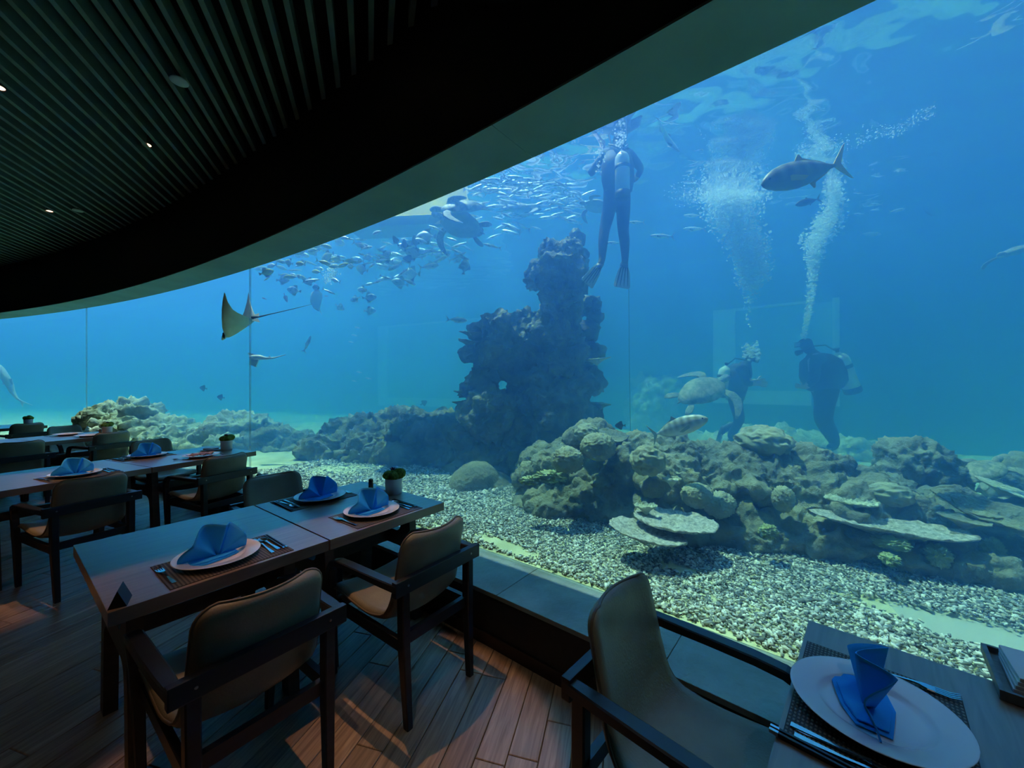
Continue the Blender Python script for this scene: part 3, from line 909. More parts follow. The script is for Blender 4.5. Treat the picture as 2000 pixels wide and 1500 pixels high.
bm = bmesh.new(); add_lathe(bm, [(0, 0), (.016, 0), (.0165, .002), (.0165, .082), (.014, .088), (.012, .088), (.012, .08), (0, .08)], 20)
o = bm_obj('toothpick_holder', bm, mat('holder_bronze', (.16, .11, .08), .25, metal=.8), None, True); o.matrix_world = tframe('1b', .24, .145, 0)
tag(o, 'small metal toothpick cylinder beside the nearest napkin dish', 'holder')
bm = bmesh.new(); add_lathe(bm, [(0, 0), (.016, 0), (.0165, .002), (.0165, .062), (.014, .066), (0, .066)], 20)
o = bm_obj('toothpick_holder', bm, mat('holder_steel', (.4, .4, .4), .25, metal=.8), None, True); o.matrix_world = tframe('3b', .33, .06, 0)
tag(o, 'small metal cylinder beside the third row flower pot', 'holder')
# black tent sign on the near left corner
bm = bmesh.new()
a = .042
v = [bm.verts.new(p) for p in ((-a, -.024, 0), (a, -.024, 0), (a, .024, 0), (-a, .024, 0), (-a, 0, .058), (a, 0, .058))]
for f in ((0, 1, 5, 4), (2, 3, 4, 5), (0, 4, 3), (1, 2, 5), (3, 2, 1, 0)): bm.faces.new([v[i] for i in f])
o = bm_obj('tent_sign', bm, mat('sign_black', (.010, .010, .012), .4)); o.matrix_world = tframe('1a', -.338, -.40, R_(72))
tag(o, 'small black triangular tent sign on the table corner', 'sign')
# wooden tray with paper napkins on the lower right table
t, c, e, d = TB['0']
MT = Matrix.Translation((1.315, .965, TZ)) @ Matrix.Rotation(math.atan2(e.y, e.x) - R_(90), 4, 'Z')
root = thing('napkin_tray', 'grey wooden tray with napkins on the lower right table', 'tray'); root.matrix_world = MT
m_tray = mat('tray_wood', (.12, .12, .115), .45, var=.3, vscale=12, stretch=(1, 6, 1))
bm = bmesh.new(); add_box(bm, (0, 0, .005), (.15, .22, .008), bev=.001); bm_obj('tray_base', bm, m_tray, root)
for k in range(4):
    bm = bmesh.new(); sx = (-1, 1)[k % 2]
    if k < 2: add_box(bm, (sx * .079, 0, .013), (.010, .235, .024), bev=.002)
    else: add_box(bm, (0, sx * .113, .013), (.150, .010, .024), bev=.002)
    bm_obj('tray_rim', bm, m_tray, root)
for k in range(4):
    bm = bmesh.new(); add_box(bm, (.002 * k, .003 * k, .0145 + .0095 * k), (.115, .16, .009), (0, 0, .02 * k), bev=.002)
    o = bm_obj('paper_napkin', bm, m_paper); o.matrix_world = MT
    tag(o, ('lowest', 'second lowest', 'second highest', 'topmost')[k] + ' white folded paper napkin on the wooden tray', 'paper napkin', 'paper napkins on the tray')

# --- ceiling fittings
def disc(u, v, z, r, label):
    p = G(u, v, z)
    root = thing('smoke_detector', label, 'smoke detector', p)
    bm = bmesh.new(); add_lathe(bm, [(0, 0), (r, 0), (r * 1.02, .006), (r * .9, .014), (r * .55, .016), (0, .016)], 36)
    bm_obj('disc', bm, mat('detector_white', (.62, .66, .64), .6), root, True)
    bm = bmesh.new(); add_tube(bm, [(0, 0, .015), (0, 0, CEIL_Z + .30 - z)], .010, 8); bm_obj('stem', bm, m_frame, root)
disc(350, 160, 3.90, .060, 'round white ceiling sensor hanging below the slats')
disc(152, 412, 3.915, .055, 'round pale ceiling sensor beside the far lit downlight')
m_can = mat('downlight_can', (.02, .02, .02), .4)
m = bpy.data.materials.new('lamp_glow'); m.use_nodes = True; b_ = m.node_tree.nodes['Principled BSDF']
b_.inputs['Base Color'].default_value = (.9, .8, .7, 1); b_.inputs['Emission Color'].default_value = (1, .62, .38, 1); b_.inputs['Emission Strength'].default_value = 4.5
m_glow = m
def downlight(p, aim, watts, cone, blend, label, color=(1.0, .54, .28)):
    root = thing('downlight', label, 'ceiling light', p, group='downlights between the ceiling slats')
    dv = (Vector(aim) - Vector(p)).normalized()
    rot = (-dv).to_track_quat('Z', 'Y').to_matrix().to_4x4()
    bm = bmesh.new(); add_lathe(bm, [(.040, .10), (.040, 0), (.036, 0), (.036, .03), (.030, .06), (0, .06)], 24)
    can = bm_obj('can', bm, m_can, root, True); can.matrix_local = rot
    bm = bmesh.new(); add_lathe(bm, [(0, .002), (.020, .003), (.034, .010), (.034, .014), (0, .014)], 24)
    g = bm_obj('lamp', bm, m_glow, root); g.matrix_local = rot
    bm = bmesh.new(); add_tube(bm, [(0, 0, .06), (0, 0, .31)], .008, 8); bm_obj('stem', bm, m_can, root)
    ld = bpy.data.lights.new('lamp_light', 'SPOT'); ld.energy = watts; ld.spot_size = R_(cone); ld.spot_blend = blend; ld.color = color; ld.shadow_soft_size = .02
    lo = bpy.data.objects.new('lamp_light', ld); col.objects.link(lo); lo.parent = root
    lo.matrix_local = Matrix.Translation(dv * .02) @ rot
ZL = 3.955
downlight(G(287, 284, ZL), (-3.35, 3.45, 0), 110, 27, .3, 'lit warm downlight in the middle of the slatted ceiling')
downlight(G(97, 413, ZL), (-6.3, 5.2, 0), 130, 30, .3, 'lit warm downlight above the distant tables')
downlight(G(-2, 172, ZL), (-3.75, 2.75, 0), 150, 22, .3, 'lit warm downlight at the picture edge of the ceiling')
downlight(Vector((-.98, 2.40, 4.03)), (-.62, 1.58, 0), 280, 23, .2, 'warm downlight recessed between the slats above the nearest row')
downlight(Vector((-1.95, .80, 4.03)), (-1.12, 1.30, .75), 300, 21, .35, 'warm downlight recessed above the aisle end of the nearest row')
downlight(Vector((-.45, .40, 4.03)), (-.02, 1.62, 0), 70, 26, .6, 'warm white downlight recessed above the camera', (1.0, .86, .66))
downlight(Vector((.9, -.55, 4.03)), (.95, .3, 0), 22, 100, .9, 'dim white fill lamp added unseen behind the camera by the window', (.95, .96, .92))  # added fill, out of view, to lift the lower right table area
downlight(Vector((-2.6, -1.2, 4.03)), (-2.2, .6, 0), 50, 110, .9, 'dim warm fill lamp added unseen behind the camera over the aisle', (1.0, .80, .60))  # unseen wide fill added to brighten and neutralise the room
# ================================================================== reef
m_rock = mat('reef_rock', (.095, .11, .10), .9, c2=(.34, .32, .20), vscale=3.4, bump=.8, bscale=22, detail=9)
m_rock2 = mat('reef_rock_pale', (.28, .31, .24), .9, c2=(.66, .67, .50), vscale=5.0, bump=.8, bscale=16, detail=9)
m_coral = mat('brain_coral', (.24, .25, .17), .85, c2=(.48, .47, .32), vscale=6, bump=.3, bscale=60)
m_table_c = mat('table_coral', (.22, .21, .18), .9, c2=(.62, .60, .54), vscale=42, bump=.6, bscale=90, detail=6)
m_yel = mat('yellow_coral', (.24, .29, .13), .85, c2=(.46, .52, .28), vscale=14, bump=.6, bscale=50)
BED = .31

def rock_mesh(name, blobs, voxel, a1, f1, a2, f2, a3, f3, m, seed=0.0):
    bm = bmesh.new()
    for (c, r) in blobs:
        g = bmesh.ops.create_icosphere(bm, subdivisions=2, radius=1.0)
        s = r if hasattr(r, '__len__') else (r, r, r)
        bmesh.ops.transform(bm, matrix=Matrix.Translation(c) @ Matrix.Rotation(rnd.uniform(0, 3), 4, 'Z') @ Matrix.Diagonal((s[0], s[1], s[2], 1)), verts=g['verts'])
    me = bpy.data.meshes.new(name); bm.to_mesh(me); bm.free()
    o = bpy.data.objects.new(name, me); col.objects.link(o)
    md = o.modifiers.new('r', 'REMESH'); md.mode = 'VOXEL'; md.voxel_size = voxel
    ev = o.evaluated_get(bpy.context.evaluated_depsgraph_get())
    me2 = bpy.data.meshes.new_from_object(ev)
    o.modifiers.clear(); o.data = me2; bpy.data.meshes.remove(me)
    S = Vector((seed, seed * 1.7, -seed))
    new = []
    for v in me2.vertices:
        p = v.co + S; n = v.normal
        d = a1 * (mnoise.ridged_multi_fractal(p * f1, .9, 2.1, 5, 1.0, 2.0) - 1.1) + a2 * (.55 - mnoise.turbulence(p * f2, 3, True)) + (a3 * (mnoise.ridged_multi_fractal(p * f3, 1.0, 2.2, 3, 1.0, 2.0) - 1.0) if a3 else 0)
        q = v.co + n * d + Vector((0, 0, .5 * a1 * mnoise.noise(p * f1 * 1.7)))
        new += [q.x, q.y, max(q.z, BED - .12)]
    me2.vertices.foreach_set('co', new)
    me2.materials.clear(); me2.materials.append(m)
    me2.polygons.foreach_set('use_smooth', [True] * len(me2.polygons)); me2.update()
    me2.name = name
    return o
def interp(tab, x):
    if x <= tab[0][0]: return tab[0][1]
    for i in range(1, len(tab)):
        if x <= tab[i][0]:
            t = (x - tab[i-1][0]) / (tab[i][0] - tab[i-1][0]); return tab[i-1][1] + t * (tab[i][1] - tab[i-1][1])
    return tab[-1][1]
def ridge(name, label, us, crest, base, back, m, voxel, jit, a, seed, cat='reef', rb=.30, over=.12):
    blobs = []
    r2 = random.Random(seed)
    for u in us:
        pb = G(u, interp(base, u), BED)
        yc = pb.y + back
        pc = W(u, interp(crest, u), yc)
        H = pc.z - BED
        j = lambda: Vector((r2.uniform(-jit, jit), r2.uniform(-jit, jit), r2.uniform(-jit, jit) * .5))
        blobs.append((pc + Vector((0, 0, -.55 * rb)) + j(), (rb * .95, rb * .85, rb * .55)))
        blobs.append((pb.lerp(Vector((pc.x, pc.y, BED)), .75) + Vector((0, 0, H * .45)) + j(), (rb * 1.2, rb * .9, H * .40)))
        blobs.append((pb.lerp(Vector((pc.x, pc.y, BED)), .62) + Vector((0, 0, H * .10)) + j(), (rb * 1.2, back * .55, H * .30)))
        blobs.append((Vector((pc.x, pc.y + .1, BED + H * .3)) + j(), (rb * 1.2, rb, H * .5)))
        if r2.random() < .7: blobs.append((pc + Vector((0, -over - .1, -.5 * rb - r2.uniform(0, .12))) + j(), (rb * .5, rb * .4, rb * .25)))
        if r2.random() < .5: blobs.append((pb.lerp(pc, .5) + j() * 1.5, (rb * .4, rb * .3, rb * .18)))
    o = rock_mesh(name, blobs, voxel, *a, m, seed * 3.1)
    return tag(o, label, cat, 'reef rocks of the aquarium')
A_near = (.070, 2.4, .070, 5.2, .038, 12)
A_far = (.13, 1.7, .12, 4.0, .075, 8.0)
ridge('reef_ridge', 'long craggy coral ridge across the lower right of the tank', list(range(1075, 1880, 40)) + [1940, 2010, 2090, 2180],
      [(1060, 885), (1100, 862), (1150, 832), (1200, 852), (1250, 845), (1320, 862), (1390, 868), (1470, 856), (1520, 868), (1600, 890), (1700, 925), (1780, 955), (1900, 1010)],
      [(1040, 1000), (1100, 1020), (1300, 1075), (1500, 1105), (1700, 1140), (1950, 1190)], .85, m_rock, .019, .07, A_near, 1)
# round boulder behind the ridge's right end
P = W(1795, 925, 3.4)
blobs = [(P, (.31, .28, .26)), (P + Vector((0, 0, -.25)), (.30, .30, .35)), (P + Vector((-.05, .05, .15)), (.24, .22, .14)), (Vector((P.x, P.y, BED + .1)), (.36, .36, .35))]
tag(rock_mesh('boulder', blobs, .020, .05, 3.6, .05, 8, .042, 13, m_rock, 4.0), 'big rounded boulder rising behind the right end of the ridge', 'boulder', 'reef rocks of the aquarium')
# rocks at the right picture edge
P = W(2010, 960, 3.3)
blobs = [(P, (.24, .28, .28)), (P + Vector((.25, .0, -.1)), (.35, .3, .4)), (P + Vector((.1, 0, -.5)), (.4, .35, .4)), (W(1935, 1080, 2.75), (.22, .25, .28)), (W(2010, 1090, 2.7), (.3, .3, .4)), (W(1890, 1110, 2.75), (.2, .2, .2))]
tag(rock_mesh('reef_outcrop', blobs, .024, .07, 3.2, .07, 8, .028, 20, m_rock, 6.0), 'dark coral outcrop cut by the right picture edge', 'reef', 'reef rocks of the aquarium')
# the tall pillar
YP = 5.4
pil = [(1124, 466, 13), (1112, 480, 20), (1092, 500, 30), (1120, 505, 22), (1095, 540, 46), (1062, 520, 28), (1046, 546, 20), (1120, 545, 26), (1095, 590, 44), (1152, 592, 20), (1164, 622, 15), (1085, 640, 55), (1025, 640, 38), (975, 645, 30), (935, 655, 20), (1150, 650, 18),
       (1060, 690, 60), (962, 690, 32), (925, 690, 18), (1105, 700, 40), (1062, 750, 62), (1115, 765, 42), (945, 745, 34), (922, 765, 22), (1080, 810, 74), (955, 805, 52), (1140, 820, 32), (1005, 800, 40), (1050, 870, 100), (935, 865, 55), (1150, 875, 36), (1060, 925, 110), (950, 925, 70), (1004, 690, 34), (1000, 735, 22), (1010, 770, 30), (1150, 690, 24), (1150, 740, 26)]
blobs = [(W(u, v, YP + .25 * math.sin(u * .05)), (r / FOC * YP, r / FOC * YP * .85, r / FOC * YP)) for u, v, r in pil]
o = tag(rock_mesh('rock_pillar', blobs, .030, .11, 2.4, .11, 6.0, .045, 14, m_rock, 9.0), 'tall dark jagged rock pillar rising in the middle of the tank', 'rock pillar', 'reef rocks of the aquarium')
ridge('reef_mound', 'low hazy reef left of the rock pillar', range(645, 1000, 30),
      [(640, 845), (680, 822), (720, 815), (780, 806), (850, 812), (900, 802), (960, 800)], [(640, 905), (760, 912), (900, 925), (980, 940)], 1.1, m_rock, .038, .12, A_far, 12, rb=.42)
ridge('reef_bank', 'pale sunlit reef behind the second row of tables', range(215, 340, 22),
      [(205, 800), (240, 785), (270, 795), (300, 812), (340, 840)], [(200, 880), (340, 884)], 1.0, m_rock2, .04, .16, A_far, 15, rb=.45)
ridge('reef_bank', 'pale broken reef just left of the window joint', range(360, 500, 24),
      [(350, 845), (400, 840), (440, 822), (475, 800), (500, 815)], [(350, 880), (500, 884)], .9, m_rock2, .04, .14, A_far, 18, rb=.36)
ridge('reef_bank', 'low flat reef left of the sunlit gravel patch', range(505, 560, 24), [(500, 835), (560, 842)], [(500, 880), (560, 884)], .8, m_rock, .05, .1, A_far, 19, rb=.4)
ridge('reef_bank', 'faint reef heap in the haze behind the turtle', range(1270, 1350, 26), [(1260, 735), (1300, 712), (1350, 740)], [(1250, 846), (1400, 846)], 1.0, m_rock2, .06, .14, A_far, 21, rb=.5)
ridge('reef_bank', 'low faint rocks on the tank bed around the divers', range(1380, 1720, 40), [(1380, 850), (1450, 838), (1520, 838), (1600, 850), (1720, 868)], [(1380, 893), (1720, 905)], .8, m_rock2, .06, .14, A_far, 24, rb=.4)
P = W(930, 945, 4.6)
blobs = [(P, (.34, .3, .27)), (P + Vector((.15, .1, -.15)), (.4, .35, .3))]
tag(rock_mesh('boulder', blobs, .035, .015, 2.0, .01, 6, 0, 20, m_rock, 28), 'smooth dome boulder at the foot of the rock pillar', 'boulder', 'reef rocks of the aquarium')

# --- corals growing on the ridge
def dome(u, v, y, r, label, kind='brain', sq=(1, 1, .8), m=None):
    bm = bmesh.new(); bmesh.ops.create_icosphere(bm, subdivisions=5, radius=1.0)
    sd_ = Vector((u * .013, v * .017, y))
    for w in bm.verts:
        p = w.co.copy()
        if kind == 'brain':
            q = p * 4.2 + sd_; warp = Vector((mnoise.noise(q), mnoise.noise(q + Vector((9, 0, 0))), mnoise.noise(q + Vector((0, 9, 0))))) * 1.1
            k = math.sin((p * 11 + warp * 5.5).dot(Vector((.58, .55, .6))))
            h = .13 * (1 - abs(k)) ** .8 - .05 + .05 * mnoise.noise(p * 2 + sd_)
        elif kind == 'tuft':
            h = .75 * max(0, mnoise.ridged_multi_fractal(p * 2.6 + sd_, .8, 2.1, 3, 1.0, 2.0) - 1.0) - .15
        elif kind == 'leaf':
            q = p * 3.0 + sd_; warp = mnoise.noise(q) * 3.4 + mnoise.noise(q * 2.3)
            h = .16 * (1 - abs(math.sin(p.x * 7 + p.y * 5 + warp * 2.2))) ** 2.0 - .03 + .07 * mnoise.noise(p * 2.2 + sd_)
        else:
            h = .16 * (mnoise.ridged_multi_fractal(p * 2.2 + sd_, .9, 2.2, 5, 1.0, 2.0) - 1.1)
        w.co = p * (1 + h)
        w.co = Vector((w.co.x * sq[0], w.co.y * sq[1], w.co.z * sq[2])) * r
    o = bm_obj('coral_head', bm, m or m_coral, None, True); o.location = W(u, v, y); o.rotation_euler = (0, 0, rnd.uniform(0, 6))
    return tag(o, label, 'coral', 'coral heads on the reef')
dome(1168, 872, 3.42, .150, 'grooved brain coral on top of the ridge left end')
dome(1108, 898, 3.36, .135, 'leafy coral head hanging on the ridge left end', 'leaf')
dome(1146, 846, 3.72, .115, 'smooth knobbly coral knob crowning the ridge left end', 'knob')
dome(1362, 968, 2.95, .115, 'grooved brain coral in the middle of the ridge face')
dome(1405, 985, 2.9, .13, 'leafy coral head right of the middle brain coral', 'leaf', sq=(1, .8, .7))
dome(1530, 975, 2.78, .085, 'small grooved brain coral low on the ridge face', 'leaf', sq=(.9, .8, 1.05))
dome(1738, 966, 2.78, .115, 'dome coral below the big boulder', 'knob', sq=(1.1, .9, .7))
dome(1490, 862, 3.35, .19, 'rounded coral hump on the ridge crest below the divers', 'knob', sq=(1.2, 1, .7))
dome(1265, 900, 3.05, .13, 'ribbed coral hump on the ridge below the striped fish', 'knob', sq=(1, .8, .9))
dome(1035, 938, 3.3, .065, 'small yellowish coral tuft at the left tip of the ridge', 'tuft', sq=(1.2, .8, .5), m=m_yel)
dome(1075, 930, 3.25, .085, 'yellowish coral ledge under the left tip of the ridge', 'tuft', sq=(1.3, .8, .5), m=m_yel)
dome(1740, 1060, 2.45, .06, 'greenish coral tuft under the long table coral', 'tuft', sq=(1.3, .8, .6), m=m_yel)
dome(1738, 1092, 2.38, .05, 'pale green coral tuft low on the ridge foot', 'tuft', sq=(1.4, .8, .6), m=m_yel)
dome(1832, 1085, 2.38, .06, 'branchy pale coral tuft below the long table coral end', 'tuft', sq=(.9, .8, 1), m=m_yel)
dome(1938, 1075, 2.45, .06, 'pale green coral tuft on the outcrop face', 'tuft', sq=(.8, .8, 1.1), m=m_yel)
dome(1955, 1135, 2.35, .05, 'small pale coral tuft at the outcrop foot', 'tuft', sq=(1.2, .8, .5), m=m_yel)
dome(1500, 1038, 2.6, .05, 'small pale coral tuft right of the round table coral', 'tuft', m=m_yel)
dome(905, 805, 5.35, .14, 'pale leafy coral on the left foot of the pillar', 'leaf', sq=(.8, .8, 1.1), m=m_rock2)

def plate_coral(pts_c, rx, ry, rz, tilt, label, th=.025, nub=.010, m=None, wav=.02, name='table_coral'):
    """thin irregular coral plate: rx, ry half axes, rz heading, tilt (about x, about y)"""
    NA, NR = 60, 16
    bm = bmesh.new(); s_ = Vector((pts_c.x * 3, pts_c.y * 5, rx * 9))
    top = []; bot = []
    for j in range(NR + 1):
        q = j / NR
        rt = []; rb = []
        for k in range(NA if j else 1):
            a = 2 * math.pi * k / NA
            e = 1 + .10 * mnoise.noise(Vector((math.cos(a) * 2, math.sin(a) * 2, 0)) + s_) + .05 * mnoise.noise(Vector((math.cos(a) * 7, math.sin(a) * 7, 0)) + s_)
            x, y = rx * q * e * math.cos(a), ry * q * e * math.sin(a)
            p = Vector((x, y, 0))
            z = wav * mnoise.noise(p * 5 + s_) + .10 * rx * q * q
            n_ = nub * max(0, mnoise.noise(p * 70 + s_) + .25) * 2 + nub * .6 * mnoise.noise(p * 140)
            rt.append(bm.verts.new((x, y, z + n_))); rb.append(bm.verts.new((x * .98, y * .98, z - th * (1.0 - .75 * q) - .05 * (1 - q) ** 3)))
        top.append(rt); bot.append(rb)
    for L_, fl in ((top, False), (bot, True)):
        for j in range(NR):
            for k in range(NA):
                k2 = (k + 1) % NA
                f = (L_[0][0], L_[1][k], L_[1][k2]) if j == 0 else (L_[j][k], L_[j+1][k], L_[j+1][k2], L_[j][k2])
                bm.faces.new(f[::-1] if fl else f)
    for k in range(NA): bm.faces.new((top[NR][k], bot[NR][k], bot[NR][(k+1) % NA], top[NR][(k+1) % NA]))
    o = bm_obj(name, bm, m or m_table_c, None, True)
    o.matrix_world = Matrix.Translation(pts_c) @ Euler((tilt[0], tilt[1], rz), 'XYZ').to_matrix().to_4x4()
    return tag(o, label, 'coral', 'plate corals on the reef')
plate_coral(W(1318, 1022, 2.72), .27, .21, R_(-15), (R_(4), R_(3)), 'wide round table coral low on the ridge, uppermost of two')
plate_coral(W(1262, 1046, 2.62), .26, .17, R_(-22), (R_(2), R_(7)), 'long table coral below and left of the round one')
plate_coral(W(1735, 1036, 2.55), .42, .16, R_(-20), (R_(3), R_(4)), 'long slanting table coral under the dome coral')
plate_coral(W(1662, 982, 2.75), .155, .09, R_(-18), (R_(6), R_(4)), 'small narrow plate coral above the long table coral', m=m_rock2)
plate_coral(W(1312, 936, 2.95), .07, .06, R_(-10), (0, 0), 'tiny ledge coral on the ridge face', m=m_rock2)
plate_coral(W(1262, 988, 2.8), .08, .05, R_(-10), (0, 0), 'thin small plate coral above the round table coral', m=m_rock2)
plate_coral(W(1192, 852, 3.75), .16, .12, R_(-12), (R_(18), R_(8)), 'dark upright plate coral behind the brain coral', m=m_rock, nub=.004)
plate_coral(W(1962, 1012, 2.5), .25, .15, R_(-40), (R_(26), R_(14)), 'large tilted plate coral at the right picture edge', m=m_rock, nub=.012, wav=.08)
plate_coral(W(1900, 985, 2.65), .20, .15, R_(-30), (R_(20), R_(14)), 'tilted plate coral behind the right edge plate', m=m_rock, nub=.010, wav=.05)
plate_coral(W(1962, 955, 2.75), .15, .11, R_(-30), (R_(14), R_(16)), 'pale plate coral below the dark turtle', m=m_rock2, nub=.005, wav=.04)
plate_coral(W(1885, 1016, 2.5), .13, .09, R_(-20), (R_(6), R_(4)), 'thin plate coral left of the tilted plates', m=m_rock, nub=.004)
plate_coral(W(1166, 703, 5.15), .19, .14, R_(8), (R_(4), R_(-4)), 'flat pale plate coral sticking out right of the pillar', m=m_rock2, nub=.006)
for i, (u, v, rx, lb) in enumerate(((925, 652, .2, 'topmost'), (915, 668, .16, 'second'), (908, 690, .13, 'third'), (905, 765, .14, 'fourth'), (898, 785, .12, 'lowest'))):
    plate_coral(W(u, v, 5.35), rx, rx * .8, i, (R_(3), R_(4)), lb + ' plate coral on the left flank of the pillar', m=m_rock, nub=.006)
for i, (u, v, rx, lb) in enumerate(((1148, 738, .13, 'upper'), (1152, 760, .15, 'middle'), (1172, 790, .17, 'lower'))):
    plate_coral(W(u, v, 5.3), rx, rx * .7, i, (R_(3), R_(-3)), lb + ' plate coral on the right flank of the pillar', m=m_rock, nub=.006)
plate_coral(W(1032, 552, 5.35), .10, .08, 1, (0, R_(12)), 'thin coral ledge left of the pillar head', m=m_rock, nub=.004, th=.03)

# --- gravel: coral rubble on the bed
def gravel():
    rng = np.random.default_rng(5)
    cube = np.array([[-1,-1,-1],[1,-1,-1],[1,1,-1],[-1,1,-1],[-1,-1,1],[1,-1,1],[1,1,1],[-1,1,1]], float) * .5
    quads = np.array([[0,3,2,1],[4,5,6,7],[0,1,5,4],[1,2,6,5],[2,3,7,6],[3,0,4,7]])
    P_ = []; Sz = []
    def zone(n, a0, a1, r0, r1, s0, s1):
        a = rng.uniform(a0, a1, n); r = rng.uniform(r0, r1, n)
        x = CX + r * np.cos(a); y = CY + r * np.sin(a); s = rng.uniform(s0, s1, n) * rng.uniform(.6, 1.3, n)
        P_.append(np.c_[x, y]); Sz.append(s)
    aN0 = ang(G(1990, 1320, BED)) - .06; aN1 = ang(hit(880, RG + .5))
    zone(50000, aN0, aN1, RG + .06, RG + 1.5, .007, .019)
    aM1 = ang(hit(560, RG + .4))
    zone(20000, aN1, aM1, RG + .06, RG + 2.4, .011, .030)
    zone(6000, aM1, ang(hit(470, RG)), RG + .06, RG + 3.2, .02, .045)
    p = np.concatenate(P_); s = np.concatenate(Sz)
    keep = np.ones(len(p), bool)
    for (u, v, ax, ay, rz) in ((1870, 1218, .50, .13, -.62), (1965, 1265, .30, .07, -.62), (985, 1066, .34, .07, -.75), (1330, 1112, .13, .05, -.5), (870, 1035, .2, .03, -.8)):
        c = G(u, v, BED); dx = p[:, 0] - c.x; dy = p[:, 1] - c.y
        X = dx * math.cos(rz) + dy * math.sin(rz); Y = -dx * math.sin(rz) + dy * math.cos(rz)
        keep &= ((X / ax) ** 2 + (Y / ay) ** 2 > rng.uniform(.5, 1.4, len(p)))
    p = p[keep]; s = s[keep]; n = len(p)
    V = np.repeat(cube[None], n, 0) * rng.uniform(.6, 1.0, (n, 8, 1))
    V += rng.uniform(-.14, .14, V.shape)
    V *= np.stack([rng.uniform(.6, 1.9, n), rng.uniform(.5, .9, n), rng.uniform(.35, .8, n)], 1)[:, None, :] * s[:, None, None] * 1.25
    th = rng.uniform(0, 6.28, n); tl = rng.uniform(-.7, .7, n)
    c, q = np.cos(tl)[:, None], np.sin(tl)[:, None]
    X, Y, Z = V[..., 0].copy(), V[..., 1].copy(), V[..., 2].copy()
    X, Z = X * c - Z * q, X * q + Z * c
    c, q = np.cos(th)[:, None], np.sin(th)[:, None]
    X, Y = X * c - Y * q, X * q + Y * c
    V = np.stack([X + p[:, 0:1], Y + p[:, 1:2], Z + BED + .003 + rng.uniform(0, .012, n)[:, None]], 2).reshape(-1, 3)
    Fq = (quads[None] + (np.arange(n) * 8)[:, None, None]).reshape(-1, 4)
    me = bpy.data.meshes.new('gravel')
    me.vertices.add(len(V)); me.vertices.foreach_set('co', V.ravel())
    me.loops.add(Fq.size); me.loops.foreach_set('vertex_index', Fq.ravel())
    me.polygons.add(len(Fq)); me.polygons.foreach_set('loop_start', np.arange(len(Fq)) * 4); me.polygons.foreach_set('loop_total', np.full(len(Fq), 4))
    me.update(calc_edges=True); me.validate()
    m, nt, b = new_mat('coral_rubble'); L = nt.links.new; N = nt.nodes.new
    g = N('ShaderNodeNewGeometry'); rp = N('ShaderNodeValToRGB'); L(g.outputs['Random Per Island'], rp.inputs[0])
    els = rp.color_ramp.elements; els[0].color = (.10, .115, .12, 1); els[1].color = (.92, .90, .86, 1)
    for pos, cc in ((.30, (.22, .23, .23)), (.55, (.46, .46, .43)), (.8, (.78, .77, .72))):
        e_ = els.new(pos); e_.color = cc + (1,)
    L(rp.outputs[0], b.inputs['Base Color']); b.inputs['Roughness'].default_value = .8
    me.materials.append(m)
    tag(link_obj('gravel', me), 'pale coral rubble covering the tank bed along the window', 'gravel', kind='stuff')
    print('pebbles', n)
gravel()
# soft sandy bed surface with low undulation
m_sand = mat('sand_bed', (.46, .47, .30), .95, c2=(.80, .78, .52), vscale=2.6, bump=.5, bscale=70, detail=9)
vv = []; ff = []; na, nr = 150, 60
for i in range(na + 1):
    a = TA0 + .003 + (TA1 - TA0 - .006) * i / na
    for j in range(nr + 1):
        r = RG + .045 + (RFAR - RG - .06) * (j / nr) ** 1.5
        p = pol(r, a); h = min(1, (r - RG) / .8)
        vv.append((p.x, p.y, BED - .004 + h * .012 * mnoise.noise(p * 2.0) + h * .05 * mnoise.noise(p * .6)))
for i in range(na):
    for j in range(nr):
        q = i * (nr + 1) + j; ff.append((q, q + 1, q + nr + 2, q + nr + 1))
tag(link_obj('sand', mesh_from('sand', vv, ff, m_sand, True)), 'pale sand of the tank bed showing between the rubble', 'sand', kind='stuff')
# ================================================================== fish
def fish_mat(name, back, belly, bars=0.0, nb=9.0, rough=.4, metal=0.0):
    """silvery fish skin: dark back, pale belly, optional upright bars (its own markings)"""
    m, nt, b = new_mat(name); L = nt.links.new; N = nt.nodes.new
    tc = N('ShaderNodeTexCoord'); sp = N('ShaderNodeSeparateXYZ'); L(tc.outputs['Object'], sp.inputs[0])
    mr = N('ShaderNodeMapRange'); mr.inputs[1].default_value = -.06; mr.inputs[2].default_value = .09; L(sp.outputs['Z'], mr.inputs[0])
    mx = N('ShaderNodeMix'); mx.data_type = 'RGBA'; mx.inputs[6].default_value = belly + (1,); mx.inputs[7].default_value = back + (1,)
    L(mr.outputs[0], mx.inputs[0]); last = mx.outputs[2]
    if bars:
        wv = N('ShaderNodeTexWave'); wv.inputs['Scale'].default_value = nb; wv.inputs['Distortion'].default_value = 1.0; wv.inputs['Detail Scale'].default_value = 1.5; L(tc.outputs['Object'], wv.inputs[0])
        ml = N('ShaderNodeMath'); ml.operation = 'MULTIPLY'; L(wv.outputs['Fac'], ml.inputs[0]); L(mr.outputs[0], ml.inputs[1])
        m2 = N('ShaderNodeMath'); m2.operation = 'MULTIPLY'; m2.inputs[1].default_value = bars; L(ml.outputs[0], m2.inputs[0])
        mb = N('ShaderNodeMix'); mb.data_type = 'RGBA'; mb.inputs[7].default_value = tuple(x * .30 for x in back) + (1,); L(m2.outputs[0], mb.inputs[0]); L(last, mb.inputs[6]); last = mb.outputs[2]
    L(last, b.inputs['Base Color']); b.inputs['Roughness'].default_value = rough; b.inputs['Metallic'].default_value = metal
    return m
